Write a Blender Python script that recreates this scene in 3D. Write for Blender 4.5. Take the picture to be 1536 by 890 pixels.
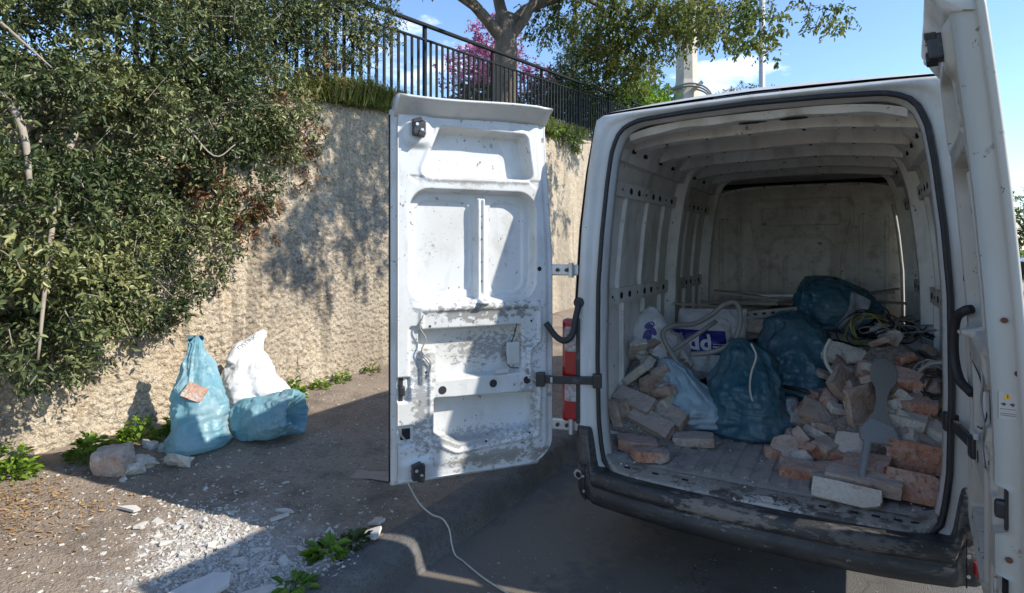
import bpy, bmesh, math, random
import numpy as np
from mathutils import Vector, Matrix, Euler
from mathutils.bvhtree import BVHTree

for o in list(bpy.data.objects): bpy.data.objects.remove(o)
scene = bpy.context.scene
COL = scene.collection
R = math.radians
random.seed(7)

# ------------------------------------------------------------------ camera
cam_d = bpy.data.cameras.new('camera'); cam = bpy.data.objects.new('camera', cam_d); COL.objects.link(cam)
cam.location = (.4238, -2.942, 1.6948); cam.rotation_euler = (R(90), 0, R(30.1))
cam_d.sensor_width = 36; cam_d.lens = 887.35 / 1536 * 36
cam_d.shift_y = -(445 - 371.76) / 1536
cam_d.clip_start = .05; cam_d.clip_end = 2000
scene.camera = cam

# ------------------------------------------------------------------ sky, sun, exposure
SUN = Vector((1, .205, .76)).normalized()
world = bpy.data.worlds.new('World'); scene.world = world; world.use_nodes = True
nt = world.node_tree; nt.nodes.clear()
wo = nt.nodes.new('ShaderNodeOutputWorld'); bg = nt.nodes.new('ShaderNodeBackground')
sky = nt.nodes.new('ShaderNodeTexSky'); sky.sky_type = 'NISHITA'; sky.sun_disc = False
sky.sun_elevation = math.asin(SUN.z); sky.sun_rotation = math.atan2(SUN.x, SUN.y)
sky.air_density = 1.0; sky.dust_density = .05; sky.ozone_density = 4.2; sky.altitude = 100
tc = nt.nodes.new('ShaderNodeTexCoord')
mp = nt.nodes.new('ShaderNodeMapping'); mp.inputs['Scale'].default_value = (1, 1, 2.6); mp.inputs['Location'].default_value = (1.77, .185, -.30)
cn = nt.nodes.new('ShaderNodeTexNoise'); cn.inputs['Scale'].default_value = 3.1; cn.inputs['Detail'].default_value = 9; cn.inputs['Roughness'].default_value = .58
cr = nt.nodes.new('ShaderNodeMapRange'); cr.inputs[1].default_value = .585; cr.inputs[2].default_value = .76
cm = nt.nodes.new('ShaderNodeMix'); cm.data_type = 'RGBA'; cm.inputs[7].default_value = (9.5, 9.3, 9.2, 1)
L = nt.links.new
L(tc.outputs['Generated'], mp.inputs[0]); L(mp.outputs[0], cn.inputs[0]); L(cn.outputs[0], cr.inputs[0])
L(cr.outputs[0], cm.inputs[0]); L(sky.outputs[0], cm.inputs[6]); L(cm.outputs[2], bg.inputs[0])
bg.inputs[1].default_value = .15; L(bg.outputs[0], wo.inputs[0])
sd = bpy.data.lights.new('sun', 'SUN'); sd.energy = 3.95; sd.angle = R(.53); sd.color = (1, .93, .82)
so = bpy.data.objects.new('sun', sd); COL.objects.link(so); so.rotation_euler = SUN.to_track_quat('Z', 'Y').to_euler(); so.location = (8, 2, 8)
scene.view_settings.view_transform = 'Standard'; scene.view_settings.look = 'None'
scene.view_settings.exposure = .9; scene.view_settings.gamma = 1
scene.render.engine = 'CYCLES'

# ------------------------------------------------------------------ noise
_rs = np.random.RandomState(3); _perm = np.tile(_rs.permutation(256), 2); _g = _rs.normal(size=(256, 3)); _g /= np.linalg.norm(_g, axis=1)[:, None]
def pn(P):
    P = np.asarray(P, float); i = np.floor(P).astype(int); f = P - i; u = f * f * f * (f * (f * 6 - 15) + 10); i &= 255
    r = 0
    for dx in (0, 1):
        for dy in (0, 1):
            for dz in (0, 1):
                h = _perm[_perm[_perm[(i[..., 0] + dx) & 255] + ((i[..., 1] + dy) & 255)] + ((i[..., 2] + dz) & 255)]
                g = _g[h]; d = f - np.array([dx, dy, dz])
                w = (u[..., 0] if dx else 1 - u[..., 0]) * (u[..., 1] if dy else 1 - u[..., 1]) * (u[..., 2] if dz else 1 - u[..., 2])
                r = r + w * (g * d).sum(-1)
    return r
def fbm(P, o=4):
    P = np.asarray(P, float); a = 1; s = 0
    for k in range(o): s = s + a * pn(P + 17.3 * k); P = P * 2.03; a *= .5
    return s
def p3(x, y, z=0.): 
    x, y, z = np.broadcast_arrays(np.asarray(x, float), np.asarray(y, float), np.asarray(z, float)); return np.stack([x, y, z], -1)
def sstep(a, b, x): 
    t = np.clip((x - a) / (b - a), 0, 1); return t * t * (3 - 2 * t)

# ------------------------------------------------------------------ materials
def M(name, base, layers=(), rough=.6, metal=0, bump=0, bscale=60, spec=.5, rnd=False, transl=0, coat=0, bdist=.004, tint=None, bdetail=6, rvar=0, dust=None):
    """Procedural Principled material. layers: (scale, lo, hi, colour, amount[, stretch[, detail]])"""
    m = bpy.data.materials.new(name); m.use_nodes = True; t = m.node_tree; N = t.nodes; N.clear(); K = t.links.new
    out = N.new('ShaderNodeOutputMaterial'); b = N.new('ShaderNodeBsdfPrincipled')
    c = N.new('ShaderNodeTexCoord'); vec = c.outputs['Object']
    if rnd:
        oi = N.new('ShaderNodeObjectInfo'); ml = N.new('ShaderNodeMath'); ml.operation = 'MULTIPLY'; ml.inputs[1].default_value = 57.
        ad = N.new('ShaderNodeVectorMath'); K(oi.outputs['Random'], ml.inputs[0]); K(vec, ad.inputs[0]); K(ml.outputs[0], ad.inputs[1]); vec = ad.outputs[0]
    col = None
    if tint:
        at = N.new('ShaderNodeAttribute'); at.attribute_name = 'tint'; rp = N.new('ShaderNodeValToRGB'); e = rp.color_ramp.elements
        e[0].color = (*tint[0], 1); e[1].color = (*tint[-1], 1)
        for k in range(1, len(tint) - 1): q = e.new(k / (len(tint) - 1)); q.color = (*tint[k], 1)
        K(at.outputs['Fac'], rp.inputs[0]); col = rp.outputs[0]
    for i, ly in enumerate(layers):
        sc, lo, hi, cc, am = ly[:5]; st = ly[5] if len(ly) > 5 else None; dt = ly[6] if len(ly) > 6 else 5
        v2 = vec
        if st: 
            mpp = N.new('ShaderNodeMapping'); mpp.inputs['Scale'].default_value = st; K(vec, mpp.inputs[0]); v2 = mpp.outputs[0]
        off = N.new('ShaderNodeVectorMath'); off.inputs[1].default_value = (3.7 * i, 1.9 * i, 5.3 * i); K(v2, off.inputs[0])
        n = N.new('ShaderNodeTexNoise'); n.inputs['Scale'].default_value = sc; n.inputs['Detail'].default_value = dt; n.inputs['Roughness'].default_value = .6; K(off.outputs[0], n.inputs[0])
        r = N.new('ShaderNodeMapRange'); r.inputs[1].default_value = lo; r.inputs[2].default_value = hi; r.inputs[4].default_value = am; K(n.outputs[0], r.inputs[0])
        x = N.new('ShaderNodeMix'); x.data_type = 'RGBA'; K(r.outputs[0], x.inputs[0])
        if col is None: x.inputs[6].default_value = (*base, 1)
        else: K(col, x.inputs[6])
        x.inputs[7].default_value = (*cc, 1); col = x.outputs[2]
    if dust:                                                                # dust that has settled on upward faces
        ge = N.new('ShaderNodeNewGeometry'); sx_ = N.new('ShaderNodeSeparateXYZ'); K(ge.outputs['True Normal'], sx_.inputs[0]); dn = N.new('ShaderNodeTexNoise'); dn.inputs['Scale'].default_value = 18; dn.inputs['Detail'].default_value = 6; K(vec, dn.inputs[0])
        da = N.new('ShaderNodeMath'); da.operation = 'ADD'; K(sx_.outputs[2], da.inputs[0]); K(dn.outputs[0], da.inputs[1]); dr = N.new('ShaderNodeMapRange'); dr.inputs[1].default_value = .75; dr.inputs[2].default_value = 1.35; dr.inputs[4].default_value = dust[1]; K(da.outputs[0], dr.inputs[0])
        dm = N.new('ShaderNodeMix'); dm.data_type = 'RGBA'; K(dr.outputs[0], dm.inputs[0]); K(col, dm.inputs[6]); dm.inputs[7].default_value = (*dust[0], 1); col = dm.outputs[2]
    if col is None: b.inputs['Base Color'].default_value = (*base, 1)
    else: K(col, b.inputs['Base Color'])
    b.inputs['Roughness'].default_value = rough; b.inputs['Metallic'].default_value = metal; b.inputs['Specular IOR Level'].default_value = spec
    if coat: b.inputs['Coat Weight'].default_value = coat
    if rvar:
        rn = N.new('ShaderNodeTexNoise'); rn.inputs['Scale'].default_value = 9; rn.inputs['Detail'].default_value = 6; K(vec, rn.inputs[0])
        rm = N.new('ShaderNodeMapRange'); rm.inputs[1].default_value = .3; rm.inputs[2].default_value = .7; rm.inputs[3].default_value = max(.05, rough - rvar); rm.inputs[4].default_value = min(1, rough + rvar); K(rn.outputs[0], rm.inputs[0]); K(rm.outputs[0], b.inputs['Roughness'])
    if bump:
        bn = N.new('ShaderNodeTexNoise'); bn.inputs['Scale'].default_value = bscale; bn.inputs['Detail'].default_value = bdetail; K(vec, bn.inputs[0])
        bp = N.new('ShaderNodeBump'); bp.inputs['Strength'].default_value = bump; bp.inputs['Distance'].default_value = bdist; K(bn.outputs[0], bp.inputs['Height']); K(bp.outputs[0], b.inputs['Normal'])
    sh = b.outputs[0]
    if transl:
        tr = N.new('ShaderNodeBsdfTranslucent'); ms = N.new('ShaderNodeMixShader'); ms.inputs[0].default_value = transl
        if col is None: tr.inputs[0].default_value = (*base, 1)
        else: K(col, tr.inputs[0])
        K(sh, ms.inputs[1]); K(tr.outputs[0], ms.inputs[2]); sh = ms.outputs[0]
    K(sh, out.inputs[0]); return m

GR = (.20, .17, .13)
m_paint = M('worn_white_paint', (.52, .53, .525), [(2.2, .42, .8, (.36, .33, .27), .6), (4, .5, .7, (.40, .36, .28), .45, (1, 1, .12)), (14, .55, .72, (.28, .25, .2), .35, (1, 1, .25)), (22, .69, .71, (.16, .15, .13), .8), (60, .70, .73, (.2, .16, .12), .7)], rough=.38, bump=.08, bscale=25, rvar=.12)  # base toned down to imitate a frame dimmer than the bay
m_paint_door = M('door_inner_paint', (.76, .77, .77), [(3, .45, .8, (.42, .39, .33), .4), (9, .60, .68, (.30, .28, .24), .3), (17, .69, .71, (.11, .11, .105), .8), (70, .69, .72, (.15, .12, .10), .7)], rough=.4, bump=.1, bscale=30, rvar=.12)
m_paint_scuffed = M('door_inner_paint_scuffed', (.56, .575, .58), [(3, .42, .75, (.40, .38, .33), .6), (8, .54, .70, (.33, .31, .27), .5, (1, 1, .5)), (9, .66, .69, (.17, .165, .15), .75, (1, 1, 1.6), 9), (28, .655, .675, (.10, .095, .085), .8, (1, 1, .6), 8), (70, .66, .69, (.2, .17, .14), .7)], rough=.45, bump=.12, bscale=30, rvar=.12)
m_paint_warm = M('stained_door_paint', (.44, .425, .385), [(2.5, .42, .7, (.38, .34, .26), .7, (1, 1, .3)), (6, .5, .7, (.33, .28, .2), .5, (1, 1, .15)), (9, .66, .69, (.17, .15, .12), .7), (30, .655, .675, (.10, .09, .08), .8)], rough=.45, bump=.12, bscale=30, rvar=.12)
m_inner = M('cargo_bay_paint', (.80, .79, .75), [(1.6, .35, .75, (.33, .30, .24), .6), (7, .5, .7, (.24, .21, .16), .5, (1, 1, .35)), (26, .64, .69, (.08, .07, .06), .8)], rough=.55, bump=.1, bscale=30)  # base raised above the outer paint, standing in for fill light in the bay
m_bulk = M('dirty_bulkhead_paint', (.70, .66, .58), [(1.8, .38, .75, (.36, .32, .25), .7), (9, .5, .66, (.30, .26, .2), .6), (5, .5, .7, (.3, .27, .21), .5, (1, 1, .2)), (18, .66, .69, (.04, .035, .03), .9, (1, 1, 3))], rough=.65, bump=.12, bscale=30)  # base lightened as well, painting in a brighter bay
m_roof_in = M('roof_inner_skin', (.27, .265, .245), [(3, .4, .7, (.2, .18, .15), .6)], rough=.6)  # base darkened to paint in the dimness under the roof
m_floor = M('worn_cargo_floor', (.30, .275, .25), [(3, .38, .68, (.36, .33, .29), .7), (9, .5, .7, (.13, .11, .10), .7), (60, .62, .68, (.6, .58, .55), .7)], rough=.75, bump=.3, bscale=90)
m_sill = M('scuffed_sill', (.30, .285, .25), [(4, .4, .65, (.2, .185, .16), .8), (16, .52, .62, (.10, .08, .065), .8), (80, .63, .67, (.7, .68, .65), .8)], rough=.6, bump=.2, bscale=60)
m_plastic = M('black_bumper_plastic', (.022, .023, .025), [(2.5, .45, .75, (.075, .07, .062), .7), (18, .55, .72, (.12, .11, .10), .45, (.4, 1, 2)), (50, .66, .7, (.35, .33, .3), .6)], rough=.5, bump=.2, bscale=120, rvar=.15)
m_rubber = M('black_rubber', (.016, .016, .018), [(20, .55, .75, (.07, .065, .06), .5)], rough=.6)
m_black = M('black_metal', (.02, .02, .022), [(25, .6, .7, (.12, .11, .1), .6)], rough=.42)
m_zinc = M('zinc_steel', (.52, .53, .53), [(18, .45, .7, (.3, .28, .25), .6)], rough=.4, metal=.7)
m_dark = M('near_black', (.012, .012, .013), rough=.9)  # near-black that paints the shade inside holes, slots and gaps
m_rust = M('rusty_screw', (.12, .05, .025), rough=.8)
m_red = M('red_lens', (.28, .006, .009), [(12, .5, .75, (.16, .01, .01), .5)], rough=.18, coat=.6)
m_clear = M('clear_lens', (.42, .41, .41), [(60, .45, .6, (.12, .11, .11), .6), (30, .5, .6, (.3, .05, .05), .4)], rough=.15, coat=.6)
m_stick = M('aged_sticker', (.46, .42, .37), [(20, .45, .65, (.36, .30, .25), .7)], rough=.5)
m_yel = M('warning_yellow', (.75, .42, .02), rough=.5)
m_glass = M('dark_window_glass', (.015, .02, .025), rough=.06)
m_tyre = M('tyre_rubber', (.02, .02, .02), [(20, .5, .7, (.06, .055, .05), .6)], rough=.8)
m_asph = M('asphalt', (.092, .088, .084), [(1.1, .35, .7, (.145, .135, .12), .8), (5, .5, .7, (.045, .043, .042), .6), (160, .52, .66, (.17, .16, .15), .55), (260, .66, .70, (.5, .48, .45), .7)], rough=.88, bump=.8, bscale=160, bdist=.012)
m_dirt = M('dirt_pavement', (.21, .158, .115), [(.9, .35, .65, (.30, .25, .20), .8), (3.0, .48, .66, (.10, .08, .062), .8), (9, .5, .66, (.26, .205, .15), .6), (30, .52, .66, (.095, .075, .06), .6), (110, .56, .68, (.40, .35, .29), .6), (240, .64, .70, (.6, .57, .52), .7)], rough=.95, bump=1, bscale=70, bdist=.018, bdetail=9)
def dusted(m, centre, rad, colour, amt, nscale=9, lo=-.95, hi=-.45, rotz=-.35, stretch=(1, 1, 1)):
    """A spill of pale dust lying on this material, ragged at its edge."""
    t = m.node_tree; N = t.nodes; K = t.links.new; b = next(n for n in N if n.type == 'BSDF_PRINCIPLED'); src = b.inputs['Base Color'].links[0].from_socket
    c = N.new('ShaderNodeTexCoord'); mp2 = N.new('ShaderNodeMapping'); mp2.vector_type = 'TEXTURE'; mp2.inputs['Location'].default_value = centre; mp2.inputs['Scale'].default_value = rad; mp2.inputs['Rotation'].default_value = (0, 0, rotz); K(c.outputs['Object'], mp2.inputs[0])
    ln = N.new('ShaderNodeVectorMath'); ln.operation = 'LENGTH'; K(mp2.outputs[0], ln.inputs[0]); n = N.new('ShaderNodeTexNoise'); n.inputs['Scale'].default_value = nscale; n.inputs['Detail'].default_value = 9; n.inputs['Roughness'].default_value = .7; mp3 = N.new('ShaderNodeMapping'); mp3.inputs['Scale'].default_value = stretch; K(c.outputs['Object'], mp3.inputs[0]); K(mp3.outputs[0], n.inputs[0])
    ad = N.new('ShaderNodeMath'); ad.operation = 'MULTIPLY_ADD'; ad.inputs[1].default_value = -3.2; K(n.outputs[0], ad.inputs[0]); K(ln.outputs[1], ad.inputs[2])
    r = N.new('ShaderNodeMapRange'); r.inputs[1].default_value = lo; r.inputs[2].default_value = hi; r.inputs[3].default_value = amt; r.inputs[4].default_value = 0; K(ad.outputs[0], r.inputs[0])
    x = N.new('ShaderNodeMix'); x.data_type = 'RGBA'; K(r.outputs[0], x.inputs[0]); K(src, x.inputs[6]); x.inputs[7].default_value = (*colour, 1); K(x.outputs[2], b.inputs['Base Color'])
def cracked(m, scale, width):
    """Fine dark cracks: warped Voronoi cell edges, broken up by noise."""
    t = m.node_tree; N = t.nodes; K = t.links.new; b = next(n for n in N if n.type == 'BSDF_PRINCIPLED'); src = b.inputs['Base Color'].links[0].from_socket; c = N.new('ShaderNodeTexCoord')
    w = N.new('ShaderNodeTexNoise'); w.inputs['Scale'].default_value = 3; w.inputs['Detail'].default_value = 8; K(c.outputs['Object'], w.inputs[0]); sc = N.new('ShaderNodeVectorMath'); sc.operation = 'SCALE'; sc.inputs['Scale'].default_value = .5; K(w.outputs['Color'], sc.inputs[0]); ad = N.new('ShaderNodeVectorMath'); K(c.outputs['Object'], ad.inputs[0]); K(sc.outputs[0], ad.inputs[1])
    v = N.new('ShaderNodeTexVoronoi'); v.feature = 'DISTANCE_TO_EDGE'; v.inputs['Scale'].default_value = scale; K(ad.outputs[0], v.inputs['Vector']); n = N.new('ShaderNodeTexNoise'); n.inputs['Scale'].default_value = 1.7; K(c.outputs['Object'], n.inputs[0])
    r0 = N.new('ShaderNodeMapRange'); r0.inputs[1].default_value = .46; r0.inputs[2].default_value = .6; r0.inputs[4].default_value = .85; K(n.outputs[0], r0.inputs[0]); r = N.new('ShaderNodeMapRange'); r.inputs[1].default_value = 0; r.inputs[2].default_value = width; r.inputs[3].default_value = 1; r.inputs[4].default_value = 0; K(v.outputs[0], r.inputs[0])
    ml = N.new('ShaderNodeMath'); ml.operation = 'MULTIPLY'; K(r.outputs[0], ml.inputs[0]); K(r0.outputs[0], ml.inputs[1]); x = N.new('ShaderNodeMix'); x.data_type = 'RGBA'; K(ml.outputs[0], x.inputs[0]); K(src, x.inputs[6]); x.inputs[7].default_value = (.02, .019, .018, 1); K(x.outputs[2], b.inputs['Base Color'])
cracked(m_asph, 1.6, .012)
dusted(m_asph, (-1.25, -.1, 0), (.45, 1.6, 1), (.19, .16, .125), .75)
dusted(m_dirt, (-2.15, -1.18, .18), (.62, .42, .6), (.44, .42, .39), .5)
DK = (.10, .097, .088)                                                      # scuffs where the load has rubbed the door
for c_, r_, a_, n_s, col in (((-1.26, -2.86, 1.36), (.5, .5, .09), .85, 16, DK), ((-1.22, -2.81, 1.16), (.4, .4, .14), .7, 20, DK), ((-1.43, -3.07, 1.70), (.10, .12, .14), .8, 24, (.36, .37, .34)), ((-1.2, -2.78, .60), (.5, .5, .09), .8, 13, (.17, .14, .105)), ((-1.3, -2.9, .70), (.5, .5, .08), .55, 26, DK), ((-1.46, -3.1, .95), (.09, .1, .5), .7, 18, DK), ((-1.2, -2.78, 2.39), (.5, .5, .05), .6, 15, (.2, .18, .15)), ((-1.08, -2.65, .85), (.1, .12, .4), .6, 20, DK), ((-1.3, -2.9, 2.04), (.5, .5, .04), .55, 22, (.24, .22, .19))):
    dusted(m_paint_scuffed, c_, r_, col, a_ * .85, n_s * 1.7, -1.22, -1.05, 0, (1, 1, 1.5))
for c_, r_, a_, n_s, col in (((.1, -2.63, .54), (.5, .2, .2), .85, 14, (.05, .04, .035)), ((.08, -2.6, .55), (.18, .12, .2), .8, 45, (.5, .48, .44))): dusted(m_sill, c_, r_, col, a_, n_s, -1.05, -.85, 0)
for c_, r_, a_, n_s, col in (((-.1, -2.67, .5), (.35, .2, .1), .8, 22, (.30, .27, .23)), ((.45, -2.64, .5), (.3, .2, .07), .6, 26, (.22, .2, .18)), ((-.84, -2.57, .6), (.2, .3, .2), .6, 18, (.16, .15, .135)), ((.86, -2.56, .6), (.2, .3, .2), .7, 16, (.2, .19, .17))): dusted(m_plastic, c_, r_, col, a_ * .6, n_s * 1.6, -1.25, -1.02, 0, (.5, 1, 1.6))
m_kerb = M('rough_tarred_kerb', (.10, .097, .093), [(6, .4, .7, (.17, .16, .15), .8), (60, .5, .65, (.055, .053, .05), .7), (180, .62, .7, (.3, .29, .27), .6)], rough=.9, bump=.8, bscale=90, bdist=.012)
m_wall = M('roughcast_wall', (.41, .325, .22), [(.8, .35, .65, (.50, .435, .34), .8), (1.6, .47, .66, (.25, .205, .15), .8, (1, 1, .3)), (4.5, .52, .72, (.42, .30, .17), .6), (26, .42, .62, (.56, .50, .405), .7), (60, .5, .62, (.22, .175, .125), .7), (.7, .48, .62, (.2, .17, .13), .6, (1, 1.5, .25)), (3, .58, .64, (.16, .135, .10), .6, (1, 1.6, .12))], rough=.95, bump=1, bscale=70, bdist=.02)
cracked(m_wall, .5, .004)
m_brickA = M('fired_brick', (.41, .185, .11), [(9, .44, .64, (.43, .29, .215), .85), (5, .52, .62, (.47, .41, .36), .8), (40, .52, .66, (.14, .065, .045), .7), (120, .6, .7, (.55, .5, .45), .6)], rough=.92, bump=1, bscale=55, rnd=True, bdist=.012, dust=((.40, .355, .325), .5))
m_brickB = M('dusty_brick', (.37, .255, .19), [(7, .4, .62, (.45, .37, .30), .9), (12, .55, .68, (.26, .14, .09), .8), (4, .56, .64, (.55, .5, .43), .8), (120, .6, .7, (.2, .15, .11), .5), (28, .55, .66, (.2, .13, .095), .6)], rough=.94, bump=1, bscale=55, rnd=True, bdist=.012, dust=((.42, .375, .345), .55))
m_mortar = M('mortar_crust', (.52, .48, .40), [(8, .4, .65, (.62, .58, .5), .8), (14, .56, .68, (.33, .22, .16), .7), (70, .55, .7, (.35, .3, .25), .6)], rough=.95, bump=1, bscale=60, rnd=True, bdist=.012, dust=((.47, .43, .39), .6))
m_plaster = M('broken_plaster', (.53, .515, .48), [(8, .42, .66, (.40, .37, .32), .8), (60, .55, .7, (.42, .38, .33), .5)], rough=.9, bump=.4, bscale=70, rnd=True)
m_heap = M('rubble_dust', (.22, .185, .155), [(6, .4, .65, (.33, .28, .24), .8), (25, .5, .65, (.12, .10, .085), .7), (70, .58, .68, (.5, .47, .43), .7)], rough=.95, bump=1, bscale=50, bdist=.02)
def crease(m):
    """Sharp crumples of thin film as bump relief: two warped Voronoi fields, the larger one pulled out lengthwise."""
    t = m.node_tree; N = t.nodes; K = t.links.new; bp = next(n for n in N if n.type == 'BUMP'); c = N.new('ShaderNodeTexCoord'); w = N.new('ShaderNodeTexNoise'); w.inputs['Scale'].default_value = 7; w.inputs['Detail'].default_value = 3; K(c.outputs['Object'], w.inputs[0])
    sc = N.new('ShaderNodeVectorMath'); sc.operation = 'SCALE'; sc.inputs['Scale'].default_value = .16; K(w.outputs['Color'], sc.inputs[0]); ad = N.new('ShaderNodeVectorMath'); K(c.outputs['Object'], ad.inputs[0]); K(sc.outputs[0], ad.inputs[1]); out = None
    for s_, st, am in ((9, (1, 1, .22), 1.), (20, (1, 1, .4), .35)):
        mp_ = N.new('ShaderNodeMapping'); mp_.inputs['Scale'].default_value = st; K(ad.outputs[0], mp_.inputs[0]); v = N.new('ShaderNodeTexVoronoi'); v.inputs['Scale'].default_value = s_; K(mp_.outputs[0], v.inputs['Vector']); ml = N.new('ShaderNodeMath'); ml.operation = 'MULTIPLY_ADD'; ml.inputs[1].default_value = am; K(v.outputs['Distance'], ml.inputs[0])
        if out is not None: K(out, ml.inputs[2])
        else: ml.inputs[2].default_value = 0
        out = ml.outputs[0]
    K(out, bp.inputs['Height']); bp.inputs['Strength'].default_value = .5; bp.inputs['Distance'].default_value = .03; return m
def bagmat(name, base, dusty, tr, rough=.42, am=.7): return crease(M(name, base, [(4, .42, .7, dusty, am), (15, .55, .75, tuple(.5 * a + .5 * b for a, b in zip(base, dusty)), .5)], rough=rough, bump=.35, bscale=22, transl=tr, bdist=.006, spec=.4, rvar=.16))
m_blue = bagmat('blue_plastic_film', (.27, .52, .61), (.56, .66, .69), .5)
m_pale_blue = bagmat('light_blue_film', (.22, .44, .52), (.48, .58, .60), .45)
m_teal = bagmat('teal_plastic_film', (.045, .14, .185), (.20, .28, .31), .3, .24)
m_pale = bagmat('pale_blue_film', (.42, .58, .66), (.55, .62, .66), .35)
m_milky = bagmat('milky_film', (.46, .48, .50), (.36, .35, .34), .3)
m_white = M('white_woven_sack', (.76, .76, .75), [(4, .45, .75, (.55, .53, .49), .5), (18, .6, .75, (.42, .39, .34), .4)], rough=.5, bump=.3, bscale=200, transl=.22); m_white = crease(m_white); next(n for n in m_white.node_tree.nodes if n.type == 'BUMP').inputs['Strength'].default_value = .45
m_lblue = M('printed_blue', (.018, .022, .19), [(10, .55, .75, (.2, .2, .3), .35)], rough=.45)
m_lpurple = M('printed_purple', (.04, .025, .19), [(10, .55, .75, (.2, .2, .3), .3)], rough=.45)
m_lwhite = M('printed_white', (.72, .73, .75), rough=.5)
m_lgrey = M('faded_print', (.16, .16, .18), rough=.5)
m_lblack = M('printed_black', (.05, .05, .055), rough=.5)
m_hose = M('grey_hose', (.25, .235, .205), [(20, .45, .7, (.2, .18, .15), .6)], rough=.55, bump=.3, bscale=60)
m_cable_w = M('pale_cable', (.50, .47, .40), [(12, .5, .7, (.35, .31, .25), .6)], rough=.5)
m_cable_b = M('black_cable', (.02, .02, .022), rough=.45)
m_cable_y = M('yellow_green_cable', (.30, .27, .07), [(10, .45, .6, (.18, .15, .05), .7)], rough=.5)
m_cable_g = M('grey_cable', (.26, .25, .24), rough=.5)
m_wood = M('old_wood', (.30, .25, .19), [(6, .4, .65, (.42, .37, .3), .7, (1, 12, 12)), (20, .5, .7, (.14, .11, .085), .6)], rough=.85, bump=.4, bscale=40, rnd=True)
m_profile = M('galvanised_profile', (.26, .25, .23), [(10, .45, .65, (.2, .185, .165), .8)], rough=.5, metal=.4)
m_fence = M('dark_fence_paint', (.008, .010, .011), [(30, .6, .75, (.04, .035, .03), .5)], rough=.6, spec=.2)
m_bark = M('tree_bark', (.10, .083, .065), [(5, .4, .65, (.19, .16, .13), .8, (1, 1, .3)), (18, .5, .7, (.09, .07, .055), .7, (1, 1, .3))], rough=.95, bump=.8, bscale=25, bdist=.03)
m_twig = M('pale_twig', (.30, .26, .21), [(12, .45, .7, (.16, .13, .10), .7)], rough=.9)
m_conc = M('pole_concrete', (.52, .48, .40), [(3, .4, .7, (.4, .36, .3), .7), (30, .55, .7, (.3, .27, .23), .5)], rough=.9, bump=.3)
m_pole = M('painted_metal_pole', (.40, .41, .42), [(8, .5, .7, (.3, .3, .3), .5)], rough=.45, metal=.3)
m_bld = M('peach_render', (.62, .44, .31), [(1, .4, .7, (.55, .38, .27), .6)], rough=.9)
def leafmat(name, tint, tr=.28, rough=.42): return M(name, tint[1], (), rough=rough, transl=tr, tint=tint, spec=.28)
m_leaf_bush = leafmat('lentisk_leaves', [(.026, .042, .015), (.075, .102, .038), (.165, .185, .072), (.34, .335, .145)], .2, .36)
m_leaf_dry = leafmat('brown_leaves', [(.12, .06, .03), (.22, .11, .05), (.30, .2, .08)], .2)
m_leaf_tree = leafmat('tree_leaves', [(.05, .08, .018), (.11, .15, .035), (.21, .23, .055), (.31, .29, .08)], .45)
m_leaf_dark = leafmat('dark_hedge_leaves', [(.03, .055, .016), (.06, .10, .028), (.12, .17, .045)], .3)
m_leaf_bright = leafmat('bright_shrub_leaves', [(.12, .24, .02), (.20, .36, .03), (.32, .46, .06)], .4)
m_leaf_pink = leafmat('pink_blossom', [(.32, .08, .20), (.48, .16, .33), (.58, .28, .44)], .3)
m_leaf_weed = leafmat('weed_leaves', [(.08, .16, .02), (.16, .27, .03), (.28, .38, .06)], .35)
m_grass = leafmat('wall_grass', [(.10, .15, .03), (.20, .24, .06), (.40, .33, .15)], .35)
m_litter = leafmat('dry_litter', [(.22, .12, .05), (.36, .22, .10), (.48, .34, .17)], .15, .8)
m_soil = M('terrace_soil', (.15, .12, .085), [(1, .4, .7, (.12, .14, .06), .7)], rough=.95, bump=.5)

# ------------------------------------------------------------------ mesh helpers
def mesh(name, V, F, mat=None, smooth=False):
    me = bpy.data.meshes.new(name); me.from_pydata([tuple(v) for v in np.asarray(V, float).tolist()], [], [tuple(int(i) for i in f) for f in F])
    if mat: me.materials.append(mat)
    if smooth: me.shade_smooth()
    return me
WL = {}
def link(name, me, loc=(0, 0, 0), parent=None, rot=None):
    o = bpy.data.objects.new(name, me); COL.objects.link(o); o.location = loc
    if rot is not None: o.rotation_euler = rot
    if parent is not None: o.parent = parent
    return o
def root(name, loc, label, cat, group=None, kind=None):
    o = bpy.data.objects.new(name, None); COL.objects.link(o); o.location = loc; o.empty_display_size = .1; WL[o.name] = np.array(loc, float); tag(o, label, cat, group, kind); return o
def tag(o, label=None, cat=None, group=None, kind=None):
    if label: o['label'] = label
    if cat: o['category'] = cat
    if group: o['group'] = group
    if kind: o['kind'] = kind
    return o
def org(o): return WL[o.name]
def obj(name, V, F, mat, parent=None, smooth=False, origin=None):
    """One mesh object from world-space vertices; the child keeps its parent's origin."""
    V = np.asarray(V, float)
    used = np.zeros(len(V), bool)
    for f in F: used[list(f)] = True
    if not used.all(): mp_ = np.cumsum(used) - 1; F = [tuple(mp_[i] for i in f) for f in F]; V = V[used]
    if parent is not None: og = org(parent)
    elif origin is not None: og = np.array(origin, float)
    else: og = np.array([(V[:, 0].min() + V[:, 0].max()) / 2, (V[:, 1].min() + V[:, 1].max()) / 2, V[:, 2].min()])
    o = link(name, mesh(name, V - og, F, mat, smooth), tuple(og) if parent is None else (0, 0, 0), parent); WL[o.name] = og; return o
class G:
    """Collects geometry."""
    def __init__(s): s.V = []; s.F = []
    def add(s, V, F): n = len(s.V); s.V += [tuple(v) for v in V]; s.F += [tuple(i + n for i in f) for f in F]; return s
    def obj(s, name, mat, parent=None, smooth=False, origin=None): return obj(name, np.array(s.V), s.F, mat, parent, smooth, origin)
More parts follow.
